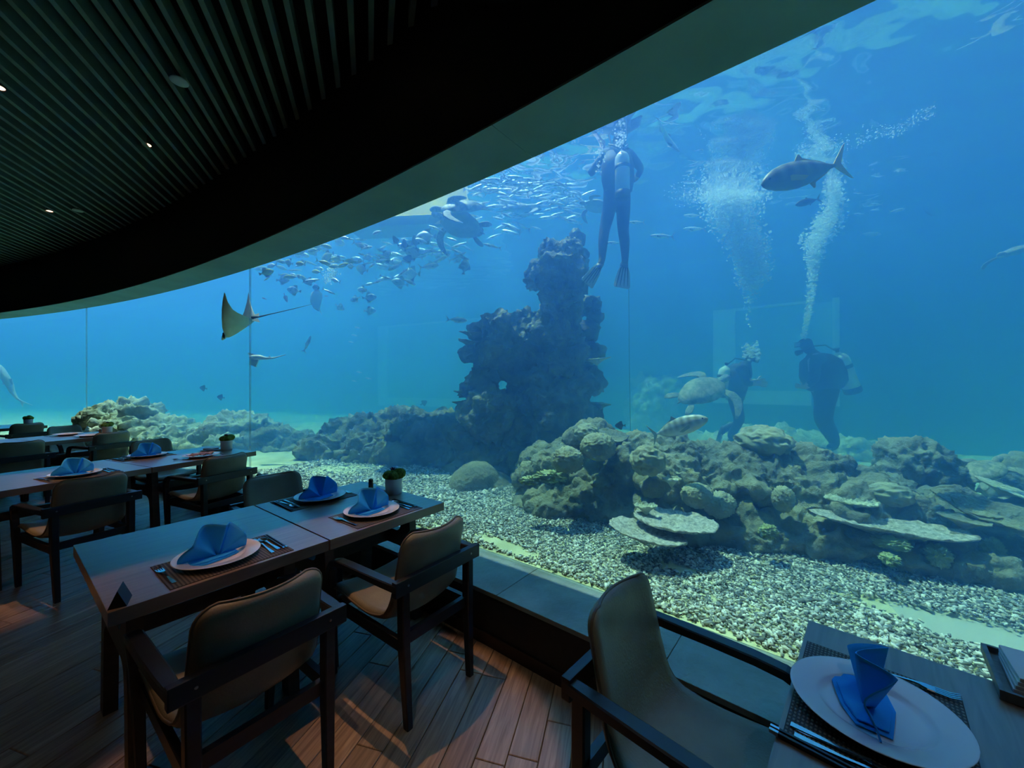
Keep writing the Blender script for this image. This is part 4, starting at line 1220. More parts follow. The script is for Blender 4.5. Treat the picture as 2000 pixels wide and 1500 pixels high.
FM = {'silver': fish_mat('fish_silver', (.78, .88, .90), (.95, .97, .97), rough=.48, metal=.65),
      'jack': fish_mat('fish_jack', (.20, .20, .13), (.24, .24, .13), .85, 2.2),
      'pale': fish_mat('fish_pale', (.50, .58, .52), (.86, .88, .78), .8, 3.0),
      'bat': fish_mat('fish_bat', (.75, .86, .86), (.95, .97, .97), .6, 1.2, rough=.48, metal=.65),
      'dark': fish_mat('fish_dark', (.03, .04, .045), (.06, .08, .08), metal=0),
      'olive': fish_mat('fish_olive', (.55, .60, .14), (.80, .84, .32), metal=0),
      'yellow': mat('fin_yellow', (.62, .42, .03), .5), 'fin': mat('fin_grey', (.40, .48, .45), .5), 'findark': mat('fin_dark', (.03, .04, .04), .5),
      'eye': mat('fish_eye', (.01, .01, .01), .1), 'red': fish_mat('fish_red', (.55, .12, .09), (.62, .22, .18), metal=0)}
SHAPES = {  # profile: (x, upper, lower, half width), nose at +.5, tail root at about -.34; fins as outlines in the xz plane
    'jack': dict(p=[(.50, .000, -.012, .004), (.47, .040, -.045, .028), (.42, .078, -.075, .046), (.34, .112, -.102, .060), (.24, .134, -.122, .066), (.12, .140, -.128, .066), (.0, .128, -.116, .058), (-.12, .094, -.086, .045), (-.22, .056, -.052, .030), (-.30, .026, -.025, .018), (-.355, .014, -.014, .011)],
                 tail=[(-.335, .010), (-.40, .075), (-.50, .175), (-.525, .19), (-.475, .095), (-.425, .0), (-.475, -.095), (-.525, -.17), (-.50, -.16), (-.40, -.072), (-.335, -.010)],
                 dorsal=[(.09, .128), (.03, .190), (.015, .188), (-.01, .145), (-.20, .075), (-.29, .028), (-.25, .030), (-.1, .085)],
                 anal=[(-.02, -.105), (-.06, -.165), (-.075, -.160), (-.09, -.115), (-.22, -.065), (-.29, -.027), (-.2, -.045)]),
    'slim': dict(p=[(.50, .004, -.004, .003), (.46, .022, -.026, .017), (.40, .040, -.045, .028), (.30, .058, -.062, .038), (.16, .070, -.076, .044), (.02, .070, -.078, .043), (-.12, .056, -.062, .034), (-.24, .036, -.038, .022), (-.32, .022, -.022, .013), (-.36, .016, -.016, .009)],
                 tail=[(-.345, .012), (-.41, .075), (-.50, .145), (-.52, .15), (-.455, .06), (-.425, .0), (-.455, -.06), (-.52, -.15), (-.50, -.14), (-.41, -.07), (-.345, -.012)],
                 dorsal=[(.04, .066), (.01, .125), (-.01, .12), (-.07, .062), (-.03, .060)], anal=[(-.16, -.052), (-.19, -.092), (-.21, -.088), (-.27, -.032), (-.2, -.040)]),
    'disc': dict(p=[(.46, .010, -.02, .004), (.42, .080, -.085, .032), (.34, .170, -.165, .052), (.22, .250, -.240, .062), (.08, .285, -.280, .062), (-.06, .250, -.250, .052), (-.18, .160, -.165, .038), (-.27, .070, -.075, .022), (-.33, .045, -.045, .012), (-.36, .040, -.040, .009)],
                 tail=[(-.34, .035), (-.42, .10), (-.50, .13), (-.485, .04), (-.48, 0), (-.485, -.04), (-.50, -.13), (-.42, -.10), (-.34, -.035)],
                 dorsal=[(.18, .255), (.02, .380), (-.16, .400), (-.18, .36), (-.20, .20), (-.27, .09), (-.1, .2), (.06, .26)], anal=[(.16, -.25), (.0, -.37), (-.16, -.39), (-.18, -.35), (-.20, -.20), (-.27, -.09), (-.1, -.2), (.06, -.26)])}
def fish_parts(shape, bend=0.0):
    """bmeshes of a fish of length 1: body, tail fin, dorsal fin, anal fin, pectoral fins, eyes"""
    S = SHAPES[shape]
    def bx(p):
        x = p[0]; t = max(0, .25 - x); return Vector((x, p[1] + bend * t * t, p[2]))
    out = {}
    bm = bmesh.new(); n = 14; rings = []
    for (x, zu, zl, hw) in S['p']:
        zc = (zu + zl) / 2; zh = (zu - zl) / 2
        rings.append([bm.verts.new(bx((x, hw * math.sin(2 * math.pi * k / n), zc + zh * math.cos(2 * math.pi * k / n)))) for k in range(n)])
    for i in range(len(rings) - 1):
        for k in range(n): bm.faces.new((rings[i][k], rings[i][(k+1) % n], rings[i+1][(k+1) % n], rings[i+1][k]))
    bm.faces.new(rings[0]); bm.faces.new(rings[-1][::-1]); out['body'] = bm
    def fin(outline, th=.004, y0=0.0, tilt=0.0):
        bm = bmesh.new(); L = [bm.verts.new(bx((x, y0 + th + tilt * abs(z), z))) for x, z in outline]; R2 = [bm.verts.new(bx((x, y0 - th + tilt * abs(z), z))) for x, z in outline]
        k = len(outline)
        bmesh.ops.triangle_fill(bm, use_beauty=True, edges=[bm.edges.new((L[i], L[(i+1) % k])) for i in range(k)])
        bmesh.ops.triangle_fill(bm, use_beauty=True, edges=[bm.edges.new((R2[i], R2[(i+1) % k])) for i in range(k)])
        for i in range(k): bm.faces.new((L[i], R2[i], R2[(i+1) % k], L[(i+1) % k]))
        return bm
    out['tail_fin'] = fin(S['tail'], .004); out['dorsal_fin'] = fin(S['dorsal'], .003); out['anal_fin'] = fin(S['anal'], .003)
    hw = S['p'][3][3]
    for s, nm in ((1, 'pectoral_fin'), (-1, 'pectoral_fin.b')):
        bm = bmesh.new()
        q = [(.26, s * hw * .9, -.02), (.22, s * (hw + .015), -.005), (.08, s * (hw + .05), -.06), (.12, s * (hw + .03), -.085), (.24, s * hw * .92, -.05)]
        a = [bm.verts.new((x, y, z)) for x, y, z in q]; b = [bm.verts.new((x, y - s * .005, z)) for x, y, z in q]
        bm.faces.new(a); bm.faces.new(b[::-1])
        for i in range(5): bm.faces.new((a[i], b[i], b[(i+1) % 5], a[(i+1) % 5]))
        out[nm] = bm
    for s, nm in ((1, 'eye'), (-1, 'eye.b')):
        bm = bmesh.new(); bmesh.ops.create_icosphere(bm, subdivisions=1, radius=.013, matrix=Matrix.Translation((.435, s * S['p'][2][3] * .86, .022))); out[nm] = bm
    return out
FP = {}
def fish_proto(shape, skin, finm, bend=0.0):
    key = (shape, skin, finm, bend)
    if key in FP: return FP[key]
    res = []
    for nm, bm in fish_parts(shape, bend).items():
        nm = nm.split('.')[0]
        bmesh.ops.recalc_face_normals(bm, faces=bm.faces[:])
        me = bpy.data.meshes.new('fish_' + nm); bm.to_mesh(me); bm.free()
        me.materials.append(FM[skin] if nm == 'body' else FM['eye'] if nm == 'eye' else FM[finm])
        me.polygons.foreach_set('use_smooth', [nm in ('body', 'eye')] * len(me.polygons))
        res.append((nm, me))
    # the same fish as one mesh with fins joined, for fish too small to show parts
    bm = bmesh.new(); mi = []
    one = bpy.data.meshes.new('fish')
    ms = []
    for nm, me in res:
        n0 = len(bm.faces); bm.from_mesh(me)
        bm.faces.ensure_lookup_table()
        if me.materials[0] not in ms: ms.append(me.materials[0])
        for f in bm.faces[n0:]: f.material_index = ms.index(me.materials[0])
    bm.to_mesh(one); bm.free()
    for x in ms: one.materials.append(x)
    FP[key] = (res, one)
    return FP[key]
NEAR_FISH = []
def fish(name, u, v, y, px, head, label, shape='slim', skin='silver', finm='fin', yaw=0.0, cat='fish', group='fish in the aquarium', bend=0.0, detail=None, roll=0.0, sc=(1, 1, 1)):
    """fish centred at pixel (u, v), depth y, px pixels long, head direction in the picture in degrees (0 right, 90 up, 180 left); yaw turns it towards (+) or away from (-) us"""
    res, one = fish_proto(shape, skin, finm, bend)
    Lm = px / FOC * y / max(.35, math.cos(R_(yaw)))
    detail = px > 34 if detail is None else detail
    if detail:
        o = thing(name)
        for nm, me in res: link_obj(nm, me, o)
    else: o = link_obj(name, one)
    h = R_(head)
    if abs(math.cos(h)) >= .25:
        left = math.cos(h) < 0
        pitch = math.asin(max(-1, min(1, math.sin(h))))
        rz = math.pi + R_(yaw) if left else -R_(yaw)
        M3 = Matrix.Rotation(rz, 4, 'Z') @ Matrix.Rotation(-pitch, 4, 'Y') @ Matrix.Rotation(roll, 4, 'X')
    else:
        M3 = Matrix.Rotation(-h, 4, 'Y') @ Matrix.Rotation(roll, 4, 'X')
    o.matrix_world = Matrix.Translation(W(u, v, y)) @ M3 @ Matrix.Diagonal((Lm * sc[0], Lm * sc[1], Lm * sc[2], 1))
    return tag(o, label, cat, group)
fish('trevally', 1572, 338, 3.3, 196, 197, 'large dark barred fish with yellow forked tail swimming left', 'jack', 'jack', 'yellow', yaw=8, detail=True)
fish('trevally', 1316, 838, 3.0, 108, 22, 'pale barred fish facing us above the ridge', 'jack', 'pale', 'fin', yaw=34, bend=.9, detail=True)
fish('damselfish', 1211, 831, 3.9, 22, 180, 'tiny dark striped fish above the ridge left end', 'disc', 'dark', 'findark')
fish('surgeonfish', 1578, 394, 4.4, 52, 195, 'small dark fish below the yellow-tailed fish', 'jack', 'dark', 'findark')
TAR = [(1530, 133, 4.3, 82, 197, 0, 0, 'silvery slim fish at the surface, upper of a crossing pair'), (1533, 158, 4.35, 74, 192, 0, 0, 'silvery slim fish at the surface, lower of a crossing pair'),
       (1340, 238, 4.6, 76, 186, 0, 0, 'pale slim fish swimming left beside the hanging diver'), (1272, 241, 4.7, 62, 192, 10, .5, 'pale slim fish leading towards the hanging diver'),
       (1303, 274, 4.6, 66, -50, 20, -1.6, 'pale curved fish turning down beside the hanging diver'), (1690, 190, 4.5, 72, 190, 0, .8, 'slim fish with raised tail right of the bubble column reflection'),
       (1917, 170, 4.4, 78, 178, 0, 0, 'pale slim fish alone near the upper right corner'), (1438, 132, 4.4, 40, 172, 0, 0, 'slim fish half hidden under the window head'),
       (1410, 243, 5.2, 76, 193, 0, 0, 'faint slim fish crossing the bubble reflection'), (1762, 16, 3.7, 68, 208, 0, 0, 'reddish slim fish at the top edge of the picture')]
for u, v, y, px, h, yw, bd, lb in TAR: fish('tarpon', u, v, y, px, h, lb, 'slim', 'silver', 'fin', yaw=yw, bend=bd, detail=True)
FAINT = [(1353, 421, 6.2, 36, 180, 'pale fish just left of the bubble column, upper of two'), (1357, 447, 6.2, 46, 180, 'pale fish just left of the bubble column, lower of two'), (1294, 461, 5.6, 48, 178, 'pale fish with yellowish head right of the hanging diver'),
         (1243, 434, 5.6, 34, 180, 'pale fish behind the hanging diver legs'), (1198, 474, 6.0, 30, 180, 'faint fish between the hanging diver legs'), (1712, 399, 6.0, 26, 178, 'small bright blue fish right of the bubble columns'), (1678, 418, 6.4, 22, 180, 'small faint fish below the bright blue fish'),
         (1752, 411, 6.0, 34, 12, 'faint fish pointing up right beside the bubble columns'), (1700, 457, 7.0, 44, 0, 'very faint long fish low right of the bubbles')]
for u, v, y, px, h, lb in FAINT: fish('silver_fish', u, v, y, px, h, lb, 'slim', 'silver', 'fin', sc=(1, 1.2, 1.25))
fish('dark_fish', 1812, 415, 6.0, 24, -35, 'lone dark fish in open water at the right', 'slim', 'dark', 'findark', sc=(1, 1, 1.5))
fish('jack', 892, 625, 6.2, 42, -4, 'pale blue fish swimming right in front of the far window', 'jack', 'silver', 'fin')
BAT = [(553, 547, 7.0, 28, 0, 'pale yellowish round batfish left of the feeding school'), (574, 567, 6.8, 30, 170, 'bright round batfish with tail turned right'), (694, 584, 7.2, 22, 200, 'bright narrow batfish, left of a close pair'), (722, 581, 7.0, 30, 5, 'bright round batfish, right of a close pair'),
       (723, 607, 7.4, 26, 0, 'dimmer batfish hanging below the bright pair'), (908, 520, 6.4, 34, 80, 'bright batfish standing upright right of the school'), (664, 600, 7.8, 22, -30, 'faint batfish tilted below the school'), (895, 508, 7.2, 20, 40, 'small batfish inside the right end of the school')]
for u, v, y, px, h, lb in BAT: fish('batfish', u, v, y, px, h, lb, 'disc', 'bat', 'fin', sc=(1, 1, .9))
for u, v, y, px, h, lb in ((790, 478, 6.3, 26, 95, 'dark upright fish under the yellow boat, first of three'), (811, 472, 6.3, 30, 100, 'dark upright fish under the yellow boat, second of three'), (773, 470, 6.4, 24, 120, 'dark upright fish under the yellow boat, third of three'),
                           (756, 507, 6.4, 24, 170, 'dark round fish at the lower edge of the school'), (798, 505, 6.5, 26, 175, 'dark fish in the middle of the school')):
    fish('surgeonfish', u, v, y, px, h, lb, 'disc', 'dark', 'findark', sc=(1, 1, .7))
for u, v, y, px, h, lb in ((397, 758, 8.3, 16, 170, 'tiny dark fish left of the window joint, upper of two'), (431, 776, 8.3, 16, 170, 'tiny dark fish left of the window joint, lower of two'), (828, 787, 8.0, 16, 30, 'tiny dark fish at the foot of the far window')):
    fish('damselfish', u, v, y, px, h, lb, 'disc', 'dark', 'findark')
fish('goatfish', 600, 672, 7.0, 36, 66, 'pale fish hanging nose up left of the far window', 'slim', 'pale', 'fin', sc=(1, 1.3, 1.2))
for u, v, px, lb in ((699, 640, 14, 'topmost'), (693, 655, 14, 'second'), (686, 668, 12, 'third'), (702, 727, 12, 'fourth'), (720, 739, 14, 'fifth and brightest'), (692, 744, 11, 'lowest')):
    fish('silver_fish', u, v, 8.5, px, 170, 'tiny pale fish left of the far window, %s of six' % lb, 'slim', 'silver', 'fin', sc=(1, 1.5, 1.7))
for u, v, px, h, lb in ((516, 583, 10, 160, 'tiny reddish fish beside the eagle ray tail'), (637, 578, 8, 180, 'tiny reddish fish right of the performer')):
    fish('anthias', u, v, 7.0, px, h, lb, 'slim', 'red', 'red', sc=(1, 1.4, 1.6))
# the feeding school near the surface
rs = random.Random(11)
def in_school(u, v):
    top = interp([(500, 512), (640, 468), (780, 432), (880, 388), (980, 335), (1060, 340), (1160, 380)], u)
    bot = interp([(500, 545), (580, 560), (660, 590), (760, 575), (860, 560), (930, 500), (1000, 470), (1060, 448), (1130, 450), (1160, 440)], u)
    return top < v < bot, (v - top) / max(1, bot - top)
cnt = 0
while cnt < 265:
    u = rs.uniform(505, 1150); v = rs.uniform(345, 590)
    ok, q = in_school(u, v)
    if not ok or rs.random() < max(0, q - .45) * 1.7: continue
    if 843 < u < 965 and 380 < v < 465 and rs.random() < .8: continue
    if 735 < u < 850 and 400 < v < 450: continue
    y = rs.uniform(5.6, 8.2)
    if W(u, v, y).z > WATER_Z - .14: y = min(y, (WATER_Z - .2 - EYE) * FOC / (750 - v))
    if rad(W(u, v, y)) < RG + .45: continue
    yell = u < 690 and v < 555 and rs.random() < .75
    sh = 'slim' if u > 840 else rs.choice(('jack', 'disc', 'jack', 'slim'))
    px = rs.uniform(24, 46) if u > 800 else rs.uniform(18, 34)
    head = rs.choice((0, 180, 180)) + rs.uniform(-25, 25)
    lb = 'yellow-green fish in the feeding school near the window head' if yell else ('silvery slim fish in the feeding school right of the turtles' if u > 960 else 'silvery slim fish in the feeding school around the turtles' if u > 840 else 'silvery fish in the feeding school below the yellow boat')
    fish('school_fish', u, v, y, px, head, lb, sh, 'olive' if yell else 'silver', 'fin', yaw=rs.uniform(-30, 30), detail=False, group='feeding school under the surface', sc=(1, 1.1, 1.05 if sh != 'disc' else .85))
    cnt += 1

# --- a long pale shark cut by the left picture edge and a wedgefish at the window joint
def shark(name, pts, rad_, skin, label, fins):
    root = thing(name, label, 'shark' if 'shark' in label else 'ray', pts[0])
    o0 = Vector(pts[0])
    bm = bmesh.new(); add_tube(bm, [Vector(p) - o0 for p in pts], rad_, 12, True, .8)
    bm_obj('body', bm, skin, root, True)
    for nm, tri, th in fins:
        bm = bmesh.new(); t0 = [Vector(p) - o0 for p in tri]; nn = (t0[1] - t0[0]).cross(t0[2] - t0[0]).normalized() * th
        a = [bm.verts.new(p + nn) for p in t0]; b = [bm.verts.new(p - nn) for p in t0]; k = len(t0)
        bm.faces.new(a); bm.faces.new(b[::-1])
        for i in range(k): bm.faces.new((a[i], b[i], b[(i+1) % k], a[(i+1) % k]))
        bm_obj(nm, bm, skin, root)
    return root
m_shark = mat('shark_skin', (.62, .66, .62), .5, var=.1, vscale=5)
Ys = 11.0
q = lambda u, v, dy=0: W(u, v, Ys + dy)
shark('reef_shark', [q(-14, 705), q(0, 720), q(10, 737), q(19, 752), q(24, 765), q(33, 778), q(48, 788)], [.05, .09, .10, .085, .06, .035, .01], m_shark, 'pale shark gliding down at the left picture edge',
      [('dorsal_fin', [q(10, 738), q(24, 740), q(26, 752)], .01), ('tail_fin', [q(38, 780), q(64, 792), q(46, 786), q(44, 795)], .008), ('pectoral_fin', [q(4, 730), q(6, 752), q(12, 745)], .01)])
Ys = 6.2
shark('wedgefish', [q(489, 697), q(497, 698), q(508, 698), q(520, 700), q(535, 699), q(558, 693)], [.03, .055, .05, .03, .016, .005], m_shark, 'pale flat wedgefish ray beside the window joint',
      [('wing_fin', [q(490, 697), q(484, 689), q(510, 694), q(506, 698)], .012), ('wing_fin', [q(490, 700), q(488, 712), q(500, 717), q(506, 701)], .012), ('dorsal_fin', [q(521, 699), q(528, 694), q(527, 699)], .006)])

# --- eagle ray
def eagle_ray():
    root = thing('eagle_ray', 'large grey eagle ray with raised wings and long thin tail', 'ray')
    Y0 = 5.35
    O = W(482, 624, Y0)
    q = lambda u, v, dy: W(u, v, Y0 + dy) - O
    secs = [(q(438, 571, -.36), q(440, 574, -.36), .004), (q(434.5, 588, -.35), q(445, 590, -.34), .012), (q(433, 606, -.31), q(454, 604, -.28), .024), (q(433, 622, -.26), q(464, 611, -.20), .036), (q(434, 640, -.18), q(478, 617, -.10), .055),
            (q(440, 659, -.06), q(496, 624, .0), .085), (q(455, 648, .06), q(500, 622, .04), .075), (q(469, 628, .14), q(499, 616, .10), .045), (q(477, 608, .22), q(494, 606, .18), .026), (q(482, 590, .30), q(489, 592, .28), .013), (q(485, 571, .36), q(486, 574, .36), .004)]
    NC = 12
    P_ = [[le.lerp(te, k / NC) for k in range(NC + 1)] for le, te, th in secs]
    nrm = []
    for i in range(len(secs)):
        a = P_[min(i + 1, len(secs) - 1)][NC // 2] - P_[max(i - 1, 0)][NC // 2]; b = secs[i][1] - secs[i][0]
        nrm.append(a.cross(b).normalized())
    if nrm[3].y > 0: nrm = [-n for n in nrm]
    mb = mat('ray_belly_cream', (.86, .86, .64), .5, var=.08, vscale=6); mk = mat('ray_back', (.045, .06, .065), .5, var=.2, vscale=6)
    for nm, sgn, m in (('belly', 1, mb), ('back', -1, mk)):
        V = []; F = []
        for i, (le, te, th) in enumerate(secs):
            for k in range(NC + 1): V.append(P_[i][k] + nrm[i] * (sgn * th * .5 * math.sqrt(max(0, math.sin(math.pi * (k / NC) ** .75)))))
        for i in range(len(secs) - 1):
            for k in range(NC):
                a = i * (NC + 1) + k; F.append((a, a + 1, a + NC + 2, a + NC + 1))
        link_obj(nm, mesh_from(nm, V, F, m, True), root)
    bm = bmesh.new(); add_tube(bm, [q(434, 664, -.10), q(437, 659, -.09), q(444, 652, -.06)], [.012, .034, .03], 10, True, .6); bm_obj('snout', bm, mb, root, True)
    bm = bmesh.new(); add_tube(bm, [q(436, 650, -.15), q(437, 656, -.15), q(438, 661, -.14)], [.008, .016, .006], 8); bm_obj('eye_ridge', bm, mk, root, True)
    bm = bmesh.new(); add_tube(bm, [q(492, 620, .02), q(505, 619, .02), q(530, 613, .02), q(570, 604, .0), q(610, 594, -.02)], [.022, .012, .007, .0055, .0025], 6); bm_obj('tail', bm, mk, root, True)
    for tri in (((494, 616, .06), (506, 612, .10), (505, 618, .05)), ((492, 625, -.03), (507, 629, -.08), (503, 622, -.01))):
        bm = bmesh.new(); t3 = [q(*p) for p in tri]; n = Vector((0, .006, .006))
        a = [bm.verts.new(p + n) for p in t3]; c = [bm.verts.new(p - n) for p in t3]
        bm.faces.new(a); bm.faces.new(c[::-1])
        for i in range(3): bm.faces.new((a[i], c[i], c[(i+1) % 3], a[(i+1) % 3]))
        bm_obj('pelvic_fin', bm, mk, root)
    root.location = O
eagle_ray()
# ================================================================== sea turtles and boat
def shell_mat():
    m, nt, b = new_mat('turtle_shell'); L = nt.links.new; N = nt.nodes.new
    tc = N('ShaderNodeTexCoord'); vo = N('ShaderNodeTexVoronoi'); vo.inputs['Scale'].default_value = 4.5; L(tc.outputs['Object'], vo.inputs['Vector'])
    vd = N('ShaderNodeTexVoronoi'); vd.feature = 'DISTANCE_TO_EDGE'; vd.inputs['Scale'].default_value = 4.5; L(tc.outputs['Object'], vd.inputs['Vector'])
    nz = N('ShaderNodeTexNoise'); nz.inputs['Scale'].default_value = 9; L(tc.outputs['Object'], nz.inputs['Vector'])
    rp = N('ShaderNodeValToRGB'); rp.color_ramp.elements[0].color = (.10, .10, .06, 1); rp.color_ramp.elements[1].color = (.46, .46, .32, 1); rp.color_ramp.elements[0].position = .3; rp.color_ramp.elements[1].position = .7; L(nz.outputs['Fac'], rp.inputs[0])
    r2 = N('ShaderNodeValToRGB'); r2.color_ramp.elements[0].color = (.55, .55, .5, 1); r2.color_ramp.elements[1].color = (1, 1, 1, 1); r2.color_ramp.elements[1].position = .06; L(vd.outputs['Distance'], r2.inputs[0])
    mx = N('ShaderNodeMix'); mx.data_type = 'RGBA'; mx.blend_type = 'MULTIPLY'; mx.inputs[0].default_value = 1; L(rp.outputs[0], mx.inputs[6]); L(r2.outputs[0], mx.inputs[7]); L(mx.outputs[2], b.inputs['Base Color'])
    b.inputs['Roughness'].default_value = .6
    return m
m_shell = shell_mat()
m_plast = mat('turtle_plastron', (.34, .38, .28), .7, var=.15, vscale=6)
m_tskin = mat('turtle_skin', (.12, .13, .10), .7, c2=(.36, .37, .29), vscale=26)
def make_turtle():
    """sea turtle with a shell of length 1, head to +x"""
    root = thing('sea_turtle')
    bm = bmesh.new(); NU, NV = 28, 12
    rings = []
    for i in range(NU + 1):
        t = i / NU; x = .5 - t
        w = .41 * math.sin(math.pi * min(1, (t * .92 + .05))) ** .62 * (1 - .28 * t) ; h = .17 * math.sin(math.pi * (t * .9 + .06)) ** .8
        rings.append([bm.verts.new((x, w * math.cos(math.pi * k / NV), max(0, h * math.sin(math.pi * k / NV)) + .012 * mnoise.noise(Vector((x * 7, k * .8, 0))))) for k in range(NV + 1)])
    for i in range(NU):
        for k in range(NV): bm.faces.new((rings[i][k], rings[i][k+1], rings[i+1][k+1], rings[i+1][k]))
    bm.faces.new(rings[0]); bm.faces.new(rings[-1][::-1])
    bm_obj('carapace', bm, m_shell, root, True)
    bm = bmesh.new(); rings = []
    for i in range(NU + 1):
        t = i / NU; x = .49 - t * .97
        w = .405 * math.sin(math.pi * min(1, (t * .92 + .05))) ** .62 * (1 - .28 * t); h = .085 * math.sin(math.pi * (t * .9 + .06)) ** .5
        rings.append([bm.verts.new((x, w * math.cos(math.pi * k / NV), .015 - h * math.sin(math.pi * k / NV) ** .6)) for k in range(NV + 1)])
    for i in range(NU):
        for k in range(NV): bm.faces.new((rings[i][k+1], rings[i][k], rings[i+1][k], rings[i+1][k+1]))
    bm.faces.new(rings[0][::-1]); bm.faces.new(rings[-1])
    bm_obj('plastron', bm, m_plast, root, True)
    bm = bmesh.new(); add_tube(bm, [(.42, 0, .0), (.50, 0, .015), (.56, 0, .03), (.62, 0, .035), (.68, 0, .025), (.715, 0, .01), (.73, 0, .0)], [.07, .07, .078, .085, .072, .045, .015], 12, True, .85)
    hd = bm_obj('head', bm, m_tskin, root, True)
    for s in (-1, 1):
        bm = bmesh.new(); bmesh.ops.create_icosphere(bm, subdivisions=1, radius=.012, matrix=Matrix.Translation((.665, s * .062, .045))); bm_obj('eye', bm, FM['eye'], hd, True)
    def flipper(nm, pts, ws, th):
        bm = bmesh.new(); add_bar(bm, pts, ws, th, (1, 0, .15)); bm_obj(nm, bm, m_tskin, root, True)
    for s in (-1, 1):
        flipper('front_flipper', [(.34, s * .26, -.01), (.40, s * .40, -.03), (.40, s * .52, -.07), (.33, s * .64, -.12), (.22, s * .74, -.17), (.12, s * .80, -.20)], [.11, .16, .17, .15, .10, .03], [.05, .045, .035, .026, .018, .008])
        flipper('rear_flipper', [(-.36, s * .17, -.01), (-.45, s * .24, -.02), (-.54, s * .29, -.03), (-.62, s * .32, -.04)], [.10, .13, .13, .05], [.035, .03, .022, .01])
    bm = bmesh.new(); add_tube(bm, [(-.44, 0, 0), (-.52, 0, -.005), (-.57, 0, -.01)], [.03, .018, .004], 8); bm_obj('tail', bm, m_tskin, root, True)
    return root
turt0 = make_turtle(); turt_n = []
def turtle(u, v, y, px, rot, label):
    """shell px pixels long; rot: Euler (roll, pitch, yaw) in degrees, yaw 0 head to the right"""
    o = turt0 if not turt_n else copy_tree(turt0); turt_n.append(1)
    s = px / FOC * y
    o.matrix_world = Matrix.Translation(W(u, v, y)) @ Euler(tuple(R_(a) for a in rot), 'XYZ').to_matrix().to_4x4() @ Matrix.Scale(s, 4)
    tag(o, label, 'turtle', 'sea turtles')
turtle(905, 408, 5.6, 88, (-28, 8, 190), 'big turtle seen from below at the surface, head to the left')
turtle(903, 440, 5.9, 84, (32, -14, 198), 'turtle with mottled pale shell right below the biggest turtle')
turtle(1012, 409, 6.2, 66, (16, -4, 10), 'turtle with pale shell between the fish, right of the biggest one')
turtle(1167, 404, 5.6, 50, (14, -10, 185), 'turtle half hidden behind the hanging diver')
turtle(1368, 765, 5.4, 96, (34, -24, 10), 'turtle swimming at the side of the kneeling diver')
turtle(1918, 922, 3.15, 80, (6, -26, 12), 'dark turtle resting behind the plate corals at the right')
turtle(1985, 492, 4.6, 60, (10, 12, 188), 'turtle entering at the right picture edge')

# yellow feeding boat floating at the surface
p0 = W(792, 412, 6.55)
root = thing('feeding_boat', 'yellow hull of a small boat floating above the fish', 'boat', (p0.x, p0.y, WATER_Z))
m_by = mat('hull_yellow', (.90, .70, .06), .5); _nt = m_by.node_tree; _tl = _nt.nodes.new('ShaderNodeBsdfTranslucent'); _tl.inputs[0].default_value = (.95, .75, .10, 1); _mx = _nt.nodes.new('ShaderNodeMixShader'); _mx.inputs[0].default_value = .55
_nt.links.new(_nt.nodes['Principled BSDF'].outputs[0], _mx.inputs[1]); _nt.links.new(_tl.outputs[0], _mx.inputs[2]); _nt.links.new(_mx.outputs[0], _nt.nodes['Material Output'].inputs[0])   # thin plastic hull lets light through
m_bb = mat('hull_blue', (.30, .46, .52), .5)
Lb, Wb = 1.15, .42
bm = bmesh.new()
def hull(z, k, w): return [bm.verts.new((x * k, y * w, z)) for x, y in ((-Lb, -Wb), (-Lb, Wb), (Lb * .5, Wb), (Lb * .95, Wb * .3), (Lb * .95, -Wb * .3), (Lb * .5, -Wb))]
R3 = [hull(-.30, .93, .8), hull(-.02, .98, .97), hull(.28, 1.0, 1.0)]
for a in range(2):
    for k in range(6): bm.faces.new((R3[a][k], R3[a][(k+1) % 6], R3[a+1][(k+1) % 6], R3[a+1][k]))
bm.faces.new(R3[0][::-1])
bm_obj('hull', bm, m_by, root)
bm = bmesh.new()
R3 = [hull(-.42, .80, .62), hull(-.295, .90, .76)]
for k in range(6): bm.faces.new((R3[0][k], R3[0][(k+1) % 6], R3[1][(k+1) % 6], R3[1][k]))
bm.faces.new(R3[0][::-1]); bm.faces.new(R3[-1]); bm_obj('keel', bm, m_bb, root)
root.rotation_euler = (0, 0, R_(-6))
